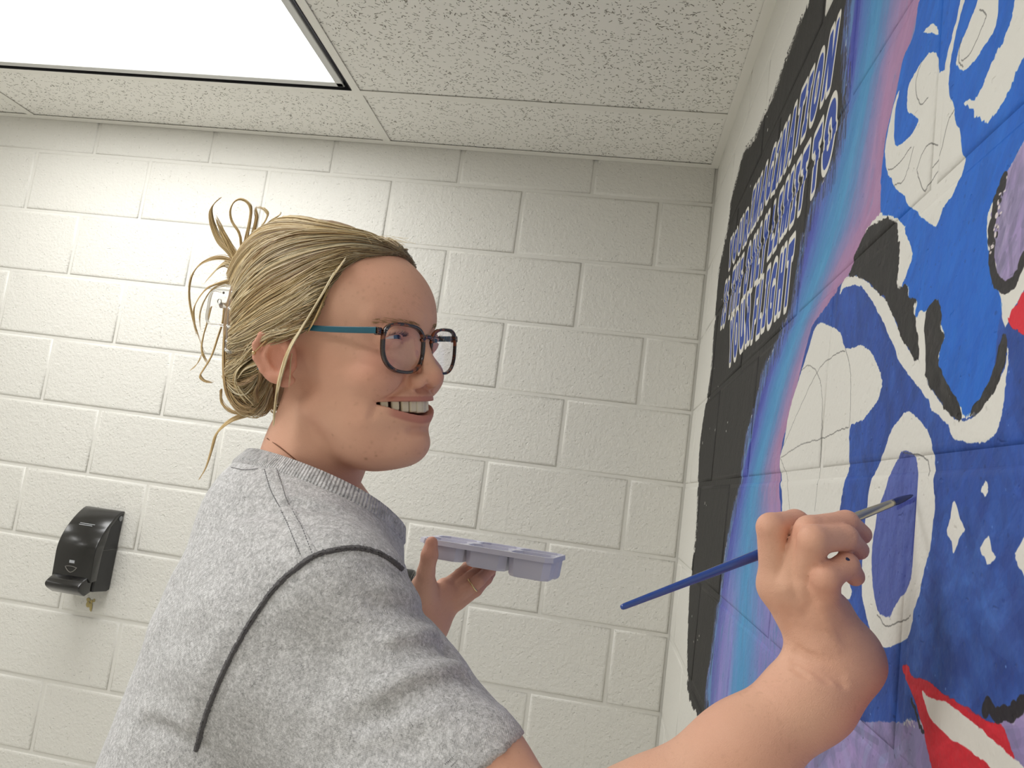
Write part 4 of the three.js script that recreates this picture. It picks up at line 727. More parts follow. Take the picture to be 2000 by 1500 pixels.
const shirtMat = phys({ map: retile(heather, 4.2), bumpMap: retile(knit, 26), bumpScale: 0.0005, roughness: 0.95, sheen: 0.35, sheenRoughness: 0.6, sheenColor: new THREE.Color('#b9b9bd') });
const white = () => [1, 1, 1];
const shirtGeo = paintAndPlace(surface(shirtShell, [-0.62, -0.74, -1.06], [0.03, -0.05, -0.46], 0.0034), white, viewToRoom, true);
shirtGeo.deleteAttribute('color');
const tee = wear('t_shirt', shirtGeo, shirtMat);
// ribbed collar: a band that stands on the edge of the neck opening
{
  const c = V3(...spine[0]), o = c.clone().addScaledVector(collarN, -collarN.dot(c.clone().sub(collarP[0]))), ax = collarP[2].clone().sub(collarP[0]).normalize(), ay = V3().crossVectors(collarN, ax).normalize();
  const n = 120, rings = [[], [], [], [], []];
  for (let i = 0; i < n; i++) {
    const a = i / n * Math.PI * 2, dir = ax.clone().multiplyScalar(Math.cos(a)).addScaledVector(ay, Math.sin(a));
    let t = 0.03; for (let k = 0; k < 60; k++) { const p = o.clone().addScaledVector(dir, t), d = shirtPlain(p.x, p.y, p.z); if (d > -0.0004) break; t += Math.max(0.0005, -d * 0.6); }
    const back = 0.5 - 0.5 * Math.cos(a), hgt = lerp(0.0135, 0.0165, back);
    const P = (out, upv) => o.clone().addScaledVector(dir, t + out).addScaledVector(collarN, upv);
    rings[0].push(P(0.0012, -0.004)); rings[1].push(P(0.0022, 0.001)); rings[2].push(P(-0.0035, hgt)); rings[3].push(P(-0.0062, hgt - 0.0004)); rings[4].push(P(-0.004, -0.006));
  }
  const pos = [], uv = [], idx = [];
  rings.forEach((r, j) => { for (let i = 0; i <= n; i++) { const p = r[i % n]; pos.push(p.x, p.y, p.z); uv.push(i / n * 0.36, j * 0.006); } });
  for (let j = 0; j < 4; j++) for (let i = 0; i < n; i++) { const a = j * (n + 1) + i, b = a + n + 1; idx.push(a, a + 1, b, a + 1, b + 1, b); }
  const g = new THREE.BufferGeometry(); g.setIndex(idx); g.setAttribute('position', new THREE.Float32BufferAttribute(pos, 3)); g.setAttribute('uv', new THREE.Float32BufferAttribute(uv, 2)); g.applyMatrix4(viewToRoom); g.computeVertexNormals();
  const ribs = (() => { const m = 128, f = new Float32Array(m * m); for (let y = 0; y < m; y++) for (let x = 0; x < m; x++) f[y * m + x] = 0.5 + 0.5 * Math.sin(x / m * Math.PI * 2 * 8); return greyTexture(m, f); })();
  const m = shirtMat.clone(); m.bumpMap = retile(ribs, 75, 20); m.bumpScale = 0.0009;
  wear('collar', g, m, tee);
}
const alongShirt = (L, lift, n, f = shirt) => { const c = new THREE.CatmullRomCurve3(L.map(([u, v]) => V3(u, v, 0))), out = []; for (let i = 0; i <= n; i++) { const q = c.getPoint(i / n), p = hit(q.x, q.y, f), e = 0.002; const g = V3(f(p[0] + e, p[1], p[2]) - f(p[0] - e, p[1], p[2]), f(p[0], p[1] + e, p[2]) - f(p[0], p[1] - e, p[2]), f(p[0], p[1], p[2] + e) - f(p[0], p[1], p[2] - e)).normalize(); out.push({ p: V3(...p).addScaledVector(g, lift), n: g }); } return out; };
{
  // dark overlocked seam around the armhole: a slightly fuzzy cord
  const P = alongShirt([[384, 1466], [402, 1400], [440, 1306], [486, 1222], [540, 1146], [588, 1104], [616, 1086], [650, 1076], [690, 1071], [724, 1076], [756, 1090], [784, 1112]], 0.0006, 90);
  seed = 515; const c = new THREE.CatmullRomCurve3(P.map((q) => q.p.addScaledVector(q.n, rr(-0.0002, 0.0004)))), g = new THREE.TubeGeometry(c, 300, 0.0022, 7), p = g.attributes.position;
  for (let i = 0; i < p.count; i++) p.setXYZ(i, p.getX(i) + rr(-0.0005, 0.0005), p.getY(i) + rr(-0.0005, 0.0005), p.getZ(i) + rr(-0.0005, 0.0005));
  g.applyMatrix4(viewToRoom); g.computeVertexNormals(); wear('armhole_seam', g, std({ color: '#626062', roughness: 1 }), tee);
  // taped shoulder seam with two rows of stitching
  const strip = (L, w, lift) => { const P = alongShirt(L, lift, 40), pos = [], uv = [], idx = []; P.forEach((q, i) => { const t = (P[Math.min(i + 1, 40)].p.clone().sub(P[Math.max(i - 1, 0)].p)).normalize(), s = V3().crossVectors(q.n, t).normalize(); [[-1, -0.0012], [-0.8, 0.0003], [0, 0.0007], [0.8, 0.0003], [1, -0.0012]].forEach(([k, h]) => { const r = q.p.clone().addScaledVector(s, k * w / 2).addScaledVector(q.n, h); pos.push(r.x, r.y, r.z); uv.push(k * w / 2, i * 0.003); }); }); for (let i = 0; i < 40; i++) for (let k = 0; k < 4; k++) { const a = i * 5 + k; idx.push(a, a + 1, a + 5, a + 1, a + 6, a + 5); } const g = new THREE.BufferGeometry(); g.setIndex(idx); g.setAttribute('position', new THREE.Float32BufferAttribute(pos, 3)); g.setAttribute('uv', new THREE.Float32BufferAttribute(uv, 2)); g.applyMatrix4(viewToRoom); g.computeVertexNormals(); return g; };
  const stitches = (L, n, lift, r, len) => { const P = alongShirt(L, lift, n * 2), gs = []; for (let i = 0; i < n; i++) { const a = P[i * 2].p, b = a.clone().lerp(P[i * 2 + 1].p, len * 2 > 1 ? 1 : len * 2); const m = new THREE.TubeGeometry(new THREE.LineCurve3(a, b), 1, r, 5); gs.push(m); } const g = mergeGeometries(gs); g.applyMatrix4(viewToRoom); return g; };
  wear('shoulder_seam', strip([[528, 914], [542, 955], [554, 984], [578, 1030], [600, 1074], [612, 1092]], 0.0125, 0.0006), shirtMat, tee);
  const thread = std({ color: '#87878a', roughness: 1 });
  for (const L of [[[517, 918], [530, 960], [546, 990], [566, 1034], [588, 1086]], [[539, 912], [553, 954], [562, 980], [588, 1028], [611, 1084]]]) wear('stitching', stitches(L, 44, 0.0012, 0.00042, 0.8), thread, tee).userData = { kind: 'stuff' };
  for (const L of [[[983, 1404], [955, 1425], [925, 1448], [895, 1470], [868, 1494]], [[989, 1412], [961, 1433], [931, 1456], [902, 1478], [880, 1498]]]) wear('stitching', stitches(L, 40, 0.0005, 0.0005, 0.8), thread, tee).userData = { kind: 'stuff' };
  wear('stitching', stitches([[452, 913], [476, 918], [505, 916]], 22, 0.0006, 0.0004, 1), thread, tee).userData = { kind: 'stuff' };
}
// ---------------------------------------------------------------- trousers and shoes (below the picture)
{
  const R = viewToRoom.clone(), inv = R.clone().invert(), hip = hipRoom, s = side.clone().transformDirection(R).setY(0).normalize(), f = fwd.clone().transformDirection(R).setY(0).normalize();
  const hy = hip.y, J = (k, sd, fd, y, r) => [hip.x + s.x * sd * k + f.x * fd, y, hip.z + s.z * sd * k + f.z * fd, r];
  const legs = [1, -1].map((k) => [J(k, 0.075, 0.01, hy - 0.09, 0.098), J(k, 0.10, 0.02 + k * 0.03, hy * 0.53, 0.066), J(k, 0.115, -0.01 + k * 0.05, 0.075, 0.052)]);
  const pants = (x, y, z) => { let d = cap(x, y, z, J(1, 0.045, 0.01, hy - 0.02, 0.118), J(-1, 0.045, 0.01, hy - 0.02, 0.118)); for (const L of legs) d = smin(d, chain(x, y, z, L, 0.02), 0.03); return Math.max(d, 0.06 - y); };
  const g = surface(pants, [hip.x - 0.34, 0.0, hip.z - 0.34], [hip.x + 0.34, hy + 0.17, hip.z + 0.34], 0.012); g.computeVertexNormals(); g.setAttribute('uv', new THREE.Float32BufferAttribute(new Float32Array(g.attributes.position.count * 2), 2));
  wear('trousers', g, std({ color: '#2c3442', roughness: 0.9 }));
  for (const [i, k] of [1, -1].entries()) { const a = legs[i][2], P = (fd, y, r) => [a[0] + f.x * fd, y, a[2] + f.z * fd, r], shoe = (x, y, z) => { let d = chain(x, y, z, [P(-0.055, 0.045, 0.038), P(0.05, 0.042, 0.042), P(0.15, 0.034, 0.036)], 0.02); d = smin(d, cap(x, y, z, P(-0.03, 0.05, 0.045), P(-0.015, 0.10, 0.042)), 0.03); return Math.max(d, -y + 0.0005); }; const q = surface(shoe, [a[0] - 0.26, -0.01, a[2] - 0.26], [a[0] + 0.26, 0.17, a[2] + 0.26], 0.009); q.computeVertexNormals(); q.setAttribute('uv', new THREE.Float32BufferAttribute(new Float32Array(q.attributes.position.count * 2), 2)); wear('shoe', q, std({ color: '#d8d6d0', roughness: 0.7 })); }
}
// ---------------------------------------------------------------- hair
const HAIRLINE = [[-60, -44], [-48, -42], [-20, -40], [10, -36], [16, -12], [21, 3], [30, 11], [48, 23], [63, 28], [82, 36], [92, 46], [97, 56], [101, 70], [106, 88], [130, 120]];
const hairX = (y) => { for (let i = 0; i + 1 < HAIRLINE.length; i++) if (y < HAIRLINE[i + 1][0]) { const t = clamp((y - HAIRLINE[i][0]) / (HAIRLINE[i + 1][0] - HAIRLINE[i][0]), 0, 1); return lerp(HAIRLINE[i][1], HAIRLINE[i + 1][1], t); } return 120; };
function hairField(x, y, z) {
  let d = Math.min(ell(x, y, z, -10, 50, 0, 97, 78, 73), ell(x, y, z, 22, 46, 0, 75, 58, 62)) - 5;
  d = smin(d, ell(x, y, z, -46, 62, 0, 90, 84, 74), 22);
  d = smin(d, ell(x, y, z, -40, 92, 4, 72, 54, 56), 22);
  d = smin(d, ell(x, y, z, -102, 22, 14, 38, 66, 42), 22);
  d = smax(d, (x - hairX(y)) * 0.7, 5); d = smax(d, -47 - y, 8);
  return d;
}
const HAIR = ['#a2835c', '#cdb07e', '#e0c795', '#eedcb2', '#c4a674', '#86694c', '#e4d0a6', '#f4e8c8'].map(lin), ROOT = lin('#5d4a38');
const hairGeo = paintAndPlace(surface((x, y, z) => hairField(x, y, z) + 2.5 + 1.2 * n3(x * 0.12, y * 0.3, z * 0.3), [-160, -66, -92], [112, 166, 96], 2.6), (x, y, z) => mix3(HAIR[5], HAIR[0], clamp(0.5 + n3(x * 0.05, y * 0.4, z * 0.4), 0, 1)), headToRoom);
// strands: many thin three-sided tubes with their own tint, collected into one hair mesh
const SP = [], SC = [], SI = [];
function strand(P, r, colour, rootMix = 0, tip = 0.35) {   // P: Vector3 in the head frame
  const n = P.length, base = SP.length / 3, u = V3(), w = V3(), t = V3();
  for (let i = 0; i < n; i++) {
    t.subVectors(P[Math.min(i + 1, n - 1)], P[Math.max(i - 1, 0)]).normalize(); u.set(-t.y, t.x, 0.3); u.addScaledVector(t, -u.dot(t)).normalize(); w.crossVectors(t, u);
    const q = i / (n - 1), rad = r * (q > 0.75 ? lerp(1, tip, (q - 0.75) * 4) : 1), c = mix3(colour, ROOT, rootMix * (1 - sstep(0, 0.45, q)));
    for (let k = 0; k < 3; k++) { const a = k * 2.0944; SP.push(P[i].x + rad * (Math.cos(a) * u.x + Math.sin(a) * w.x), P[i].y + rad * (Math.cos(a) * u.y + Math.sin(a) * w.y), P[i].z + rad * (Math.cos(a) * u.z + Math.sin(a) * w.z)); SC.push(...c); }
    if (i) for (let k = 0; k < 3; k++) { const a = base + (i - 1) * 3 + k, b = base + (i - 1) * 3 + (k + 1) % 3; SI.push(a, b, a + 3, b, b + 3, a + 3); }
  }
}
const grad = (f, p, e = 0.6) => V3(f(p.x + e, p.y, p.z) - f(p.x - e, p.y, p.z), f(p.x, p.y + e, p.z) - f(p.x, p.y - e, p.z), f(p.x, p.y, p.z + e) - f(p.x, p.y, p.z - e)).normalize();
const settle = (p, h, f = hairField) => { for (let k = 0; k < 3; k++) p.addScaledVector(grad(f, p), -(f(p.x, p.y, p.z) - h)); return p; };
const GUIDES = [
  [[803, 515], [775, 480], [725, 462], [680, 450], [630, 437], [580, 427], [530, 432], [495, 455], [468, 500]],
  [[797, 500], [755, 482], [700, 474], [640, 470], [585, 470], [540, 482], [505, 505], [478, 535], [462, 565]],
  [[765, 490], [715, 490], [665, 497], [615, 512], [570, 532], [530, 552], [500, 575], [475, 600], [458, 620]],
  [[715, 494], [680, 505], [640, 530], [600, 560], [560, 585], [525, 602], [495, 622], [472, 640], [455, 655]],
  [[675, 515], [650, 545], [620, 580], [585, 605], [550, 622], [520, 638], [495, 655], [470, 668], [452, 680]],
  [[650, 552], [630, 585], [605, 615], [575, 632], [545, 645], [520, 660], [495, 678], [470, 695], [450, 705]],
  [[630, 596], [608, 620], [588, 630], [562, 632], [536, 634], [510, 648], [488, 678], [465, 712], [448, 728]],
  [[540, 668], [520, 690], [508, 712], [496, 730], [484, 742], [470, 746], [458, 742], [450, 738], [444, 734]],
  [[530, 740], [520, 765], [505, 782], [488, 785], [472, 778], [460, 766], [450, 755], [445, 745], [440, 740]],
  [[535, 790], [520, 800], [500, 803], [480, 800], [464, 792], [450, 780], [442, 763], [438, 745], [436, 730]],
].map((g) => g.map(([u, v]) => { const z = { }; let p = hp(u, v, 40); const o = V3(0, 0, 0).applyMatrix4(viewToHead), d = hp(u, v, 0).sub(o).normalize(); let t = 560; for (let i = 0; i < 70; i++) { p.copy(o).addScaledVector(d, t); const f = hairField(p.x, p.y, p.z); if (f < 0.3 || t > 900) break; t += f * 0.8; } if (t > 900) p = settle(hp(u, v, 5), 0); return p; }));
seed = 2024;
function combed(count, a, b, mirror) {
  for (let n = 0; n < count; n++) {
    const t = rr(a, b), i = Math.min(Math.floor(t), GUIDES.length - 2), q = t - i, clump = Math.floor(t * 9), w1 = (hash(clump, 3) - 0.5) * 7, ph = hash(clump, 5) * 6, P = [], jit = rr(-2, 2), lift = rr(-0.5, 4.2) + (hash(clump, 8) - 0.4) * 3, s0 = rnd() < 0.3 ? rr(0, 0.35) : 0, s1 = rnd() < 0.25 ? rr(0.7, 1) : 1;
    const N = 15; for (let k = 0; k < N; k++) {
      const s = lerp(s0, s1, k / (N - 1)) * 8, j = Math.min(7, Math.floor(s)), e = s - j, G = (g) => g[j].clone().lerp(g[j + 1], e);
      const p = G(GUIDES[i]).lerp(G(GUIDES[i + 1]), q); p.y += Math.sin(s * 0.7 + ph) * w1 * 0.5 + jit; p.x += Math.cos(s * 0.5 + ph) * w1 * 0.3;
      if (s > 0.3) settle(p, lift * sstep(0, 2, s)); else settle(p, 0.2);
      if (mirror) p.z = -p.z; P.push(p);
    }
    if (rnd() < 0.34 && t > 0.9) { const a = rr(-12, 9), b = rr(2, 6); P.forEach((p, k) => { const e = Math.sin(k / (N - 1) * Math.PI); p.y += a * e; p.z += (mirror ? -1 : 1) * b * e * 0.5; }); }
    const sm = new THREE.CatmullRomCurve3(P).getPoints(22), light = hash(clump, 11);
    let c = HAIR[Math.floor(rnd() * HAIR.length)]; c = mix3(c, light > 0.6 ? HAIR[7] : light < 0.3 ? HAIR[5] : HAIR[2], 0.3);
    strand(sm, rr(0.26, 0.52), c, 0.8 - 0.07 * t, 0.5);
  }
}
combed(4600, 0, 6.15, false); combed(800, 6.6, 9, false); combed(1500, 0, 6.6, true); combed(350, 6.6, 9, true);
// free locks: [points in the picture with their side distance, hairs, spread at root, spread at tip, radius, tint]
function lock(L, n, w0, w1, r, tint, zed) {
  const C = new THREE.CatmullRomCurve3(L.map(([u, v, z]) => hp(u, v, z === undefined ? zed : z)), false, 'centripetal');
  for (let i = 0; i < n; i++) { const a = rr(0, 6.28), m = Math.sqrt(rnd()), ox = Math.cos(a) * m, oy = Math.sin(a) * m, ph = rr(0, 6), e = rr(0.75, 1), P = []; for (let k = 0; k <= 24; k++) { const s = k / 24 * e, p = C.getPoint(s), w = lerp(w0, w1, s); p.x += ox * w + Math.sin(s * 7 + ph) * 0.6; p.y += oy * w * 0.7 + Math.cos(s * 6 + ph) * 0.6; p.z += (ox - oy) * w * 0.6; P.push(p); } const c = mix3(HAIR[tint[Math.floor(rnd() * tint.length)]], HAIR[1], rr(0, 0.4)); strand(P, r * rr(0.7, 1.2), c, 0, 0.3); }
}
const GOLD = [1, 2, 4], PALEH = [3, 6, 7, 2];
lock([[467, 516], [450, 490], [428, 468], [413, 431], [412, 409], [420, 396], [434, 384]], 78, 7.5, 0.8, 0.42, GOLD, 12);
lock([[462, 505], [452, 485], [436, 456], [420, 420]], 44, 6.2, 2.5, 0.42, GOLD, 15);
lock([[472, 492], [468, 456], [453, 431], [450, 412], [456, 396], [469, 389], [484, 396], [489, 409], [487, 431], [480, 461], [476, 490]], 15, 2.0, 1.6, 0.42, GOLD, 10);
lock([[476, 500], [482, 462], [488, 432], [490, 408], [486, 396]], 68, 5.6, 1.4, 0.42, GOLD, 8);
lock([[482, 500], [490, 470], [497, 445], [501, 424], [498, 405]], 68, 6.2, 2.4, 0.42, GOLD, 6);
lock([[486, 480], [505, 450], [519, 430], [523, 418], [513, 407], [498, 404]], 23, 3.1, 1.8, 0.4, [3, 2], 4);
lock([[490, 470], [512, 448], [528, 432], [540, 424], [548, 418], [545, 412]], 17, 3.1, 2, 0.36, [3, 2], 2);
lock([[464, 518], [446, 506], [428, 503], [406, 508], [388, 519], [375, 538], [370, 560], [370, 585], [375, 612], [385, 650], [401, 692]], 30, 4.0, 1.2, 0.42, GOLD, 16);
lock([[462, 528], [445, 514], [430, 520], [415, 535], [400, 552]], 44, 7.5, 3, 0.36, [2, 3], 18);
lock([[458, 546], [428, 553], [406, 562], [388, 583], [379, 604], [380, 632], [384, 658]], 20, 3.2, 0.8, 0.38, GOLD, 20);
lock([[456, 556], [436, 556], [414, 566], [398, 590], [390, 616], [392, 650]], 13, 3.8, 1.2, 0.34, [2, 3], 16);
lock([[440, 594], [436, 626], [426, 658], [412, 698], [395, 726], [391, 734], [400, 744], [418, 747]], 51, 3.2, 1.0, 0.42, [0, 4, 1], 22);
lock([[412, 600], [404, 632], [397, 658], [394, 682], [400, 700], [410, 714]], 15, 1.9, 1.0, 0.36, GOLD, 16);
lock([[510, 802], [480, 810], [448, 823], [424, 846], [414, 878], [402, 914], [388, 938]], 44, 5.0, 2.4, 0.34, [1, 2, 4], 24);
lock([[432, 760], [434, 784], [448, 800], [480, 808], [505, 806]], 20, 2.5, 2, 0.34, [0, 4], 30);
lock([[396, 690], [384, 712], [370, 724]], 5, 1.9, 0.5, 0.3, GOLD, 18);
// the roll of hair held by the clip, running down the back of the head
for (const [z, n] of [[34, 90], [24, 80], [42, 70]]) lock([[482, 500, z], [462, 545, z + 4], [449, 600, z + 6], [442, 660, z + 8], [441, 715, z + 8], [447, 762, z + 8], [466, 792, z + 10], [500, 803, z + 14]], n, 6, 6, 0.5, [0, 4, 1, 5]);
lock([[500, 690, 62], [480, 704, 62], [464, 722, 58], [462, 744, 52], [474, 766, 50], [496, 790, 48]], 60, 6, 6, 0.45, [3, 2, 7, 1]);
lock([[520, 700, 66], [500, 708, 66], [478, 720, 62], [466, 736, 58]], 50, 5, 4, 0.45, PALEH);
// face-framing lock in front of the ear
lock([[668, 512, 58], [640, 552, 66], [612, 602, 74], [582, 652, 80], [560, 694, 82], [546, 740, 80], [538, 790, 76], [534, 836, 72]], 110, 7, 1.8, 0.42, PALEH);
lock([[652, 530, 62], [624, 580, 72], [592, 634, 79], [566, 680, 84], [552, 724, 84], [541, 770, 82]], 80, 7, 2.6, 0.42, PALEH);
lock([[640, 560, 66], [628, 596, 74], [612, 630, 78], [598, 652, 78]], 26, 4, 2, 0.4, [0, 1, 4]);
lock([[570, 690, 80], [566, 730, 80], [565, 764, 76]], 4, 1, 1, 0.28, PALEH);
// hair tucked over the top of the ear
lock([[628, 600, 69], [602, 622, 73], [574, 626, 74], [545, 622, 74], [518, 628, 73], [496, 646, 69], [478, 676, 62]], 60, 5, 4, 0.45, [0, 1, 2, 3]);
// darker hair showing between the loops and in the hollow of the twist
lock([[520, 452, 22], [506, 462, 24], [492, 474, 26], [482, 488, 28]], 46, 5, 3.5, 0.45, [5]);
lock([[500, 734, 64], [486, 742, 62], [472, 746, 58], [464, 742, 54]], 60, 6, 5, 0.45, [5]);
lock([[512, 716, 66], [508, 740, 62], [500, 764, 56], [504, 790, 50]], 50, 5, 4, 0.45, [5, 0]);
// stray wisps over the crown
for (let i = 0; i < 46; i++) { const u = rr(500, 790), v = lerp(440, 478, Math.abs(u - 600) / 200) - rr(0, 9), z = rr(-15, 40); lock([[u + rr(10, 40), v + rr(4, 14), z], [u, v, z], [u - rr(20, 50), v + rr(-5, 8), z]], 1, 1, 1, 0.2, [3, 7, 2]); }
const strands = new THREE.BufferGeometry(); strands.setIndex(SI); strands.setAttribute('position', new THREE.Float32BufferAttribute(SP, 3)); strands.setAttribute('color', new THREE.Float32BufferAttribute(SC, 3)); strands.applyMatrix4(headToRoom); strands.computeVertexNormals(); strands.setAttribute('uv', new THREE.Float32BufferAttribute(new Float32Array(SP.length / 3 * 2), 2));
const hairMat = phys({ vertexColors: true, roughness: 0.42, sheen: 0.4, sheenRoughness: 0.4, sheenColor: new THREE.Color('#d8b070'), specularIntensity: 0.7 });
hairGeo.deleteAttribute('uv'); strands.deleteAttribute('uv');
const hair = wear('hair', mergeGeometries([hairGeo, strands]), hairMat); hair.userData = { kind: 'stuff' };
// brows and lashes
SP.length = 0; SC.length = 0; SI.length = 0; seed = 99;
for (const k of [1, -1]) for (let i = 0; i < 80; i++) { const t = rnd(), p = V3(lerp(94, 72, t), lerp(31, 31, t) + 4 * Math.sin(t * 2.6) + rr(-2, 2), k * lerp(10, 47, t)); settle(p, 0.1, headField); const q = p.clone(); q.z += k * rr(3, 6); q.y += rr(0, 2.4) * (1 - t); q.x -= 2.5 * t; settle(q, 0.5, headField); strand([p, p.clone().lerp(q, 0.5), q], 0.17, mix3(HAIR[0], HAIR[4], rnd()), 0, 0.4); }
for (const k of [1, -1]) for (let i = 0; i < 34; i++) { const t = rr(-1, 1), p = V3(86.5 - t * t * 4, 21.5 - t * t * 1.6, k * (31 + t * 11.5)), q = p.clone().add(V3(4.5, rr(0.5, 3.5), k * t * 3.5)); strand([p, p.clone().lerp(q, 0.5).add(V3(0, -0.6, 0)), q], 0.2, ROOT, 0, 0.3); }
const browGeo = new THREE.BufferGeometry(); browGeo.setIndex(SI); browGeo.setAttribute('position', new THREE.Float32BufferAttribute(SP, 3)); browGeo.setAttribute('color', new THREE.Float32BufferAttribute(SC, 3)); browGeo.applyMatrix4(headToRoom); browGeo.computeVertexNormals();
wear('brows_and_lashes', browGeo, hairMat).userData = { kind: 'stuff' };
// eyes and teeth
const eyeWhite = phys({ color: '#e9e4dc', roughness: 0.2, clearcoat: 0.6 }), irisMat = phys({ color: '#4d6a7c', roughness: 0.25, clearcoat: 1 }), pupilMat = phys({ color: '#0b0b0c', roughness: 0.2, clearcoat: 1 });
for (const k of [1, -1]) {
  const e = wear('eye', new THREE.SphereGeometry(12.6, 28, 20).translate(72.5, 19, k * 31).applyMatrix4(headToRoom), eyeWhite);
  const disc = (r, d) => { const g = new THREE.SphereGeometry(d, 24, 8, 0, Math.PI * 2, 0, Math.asin(r / d)); g.rotateZ(-Math.PI / 2); g.rotateY(0.06 * k); return g.translate(72.5, 19, k * 31).applyMatrix4(headToRoom); };
  wear('iris', disc(5.8, 12.75), irisMat, e); wear('pupil', disc(2.4, 12.85), pupilMat, e);
}
const toothMat = phys({ color: '#e6dcc0', roughness: 0.25, clearcoat: 0.5, clearcoatRoughness: 0.15 });
for (let i = -5; i <= 4; i++) { const z = (i + 0.5) * 6.9, w = Math.abs(i + 0.5) < 1 ? 8.0 : 7.6, h = [13.4, 12.6, 12.8, 11.4, 9.5][Math.floor(Math.abs(i + 0.5))], x = 85.5 - z * z / 52; const g = new RoundedBoxGeometry(6.5, h, w, 3, 1.9); g.rotateY(-Math.atan(z / 26) * 1); g.translate(x, -38.5 - h / 2 + 0.002 * z * z, z); wear('tooth', g.applyMatrix4(headToRoom), toothMat); }
wear('tongue', new THREE.SphereGeometry(1, 20, 12).scale(16, 6, 20).translate(62, -55, 0).applyMatrix4(headToRoom), std({ color: '#a5544f', roughness: 0.4 }));
// nails
{ const nail = phys({ color: '#dba898', roughness: 0.25, clearcoat: 0.4 }); void nail; }
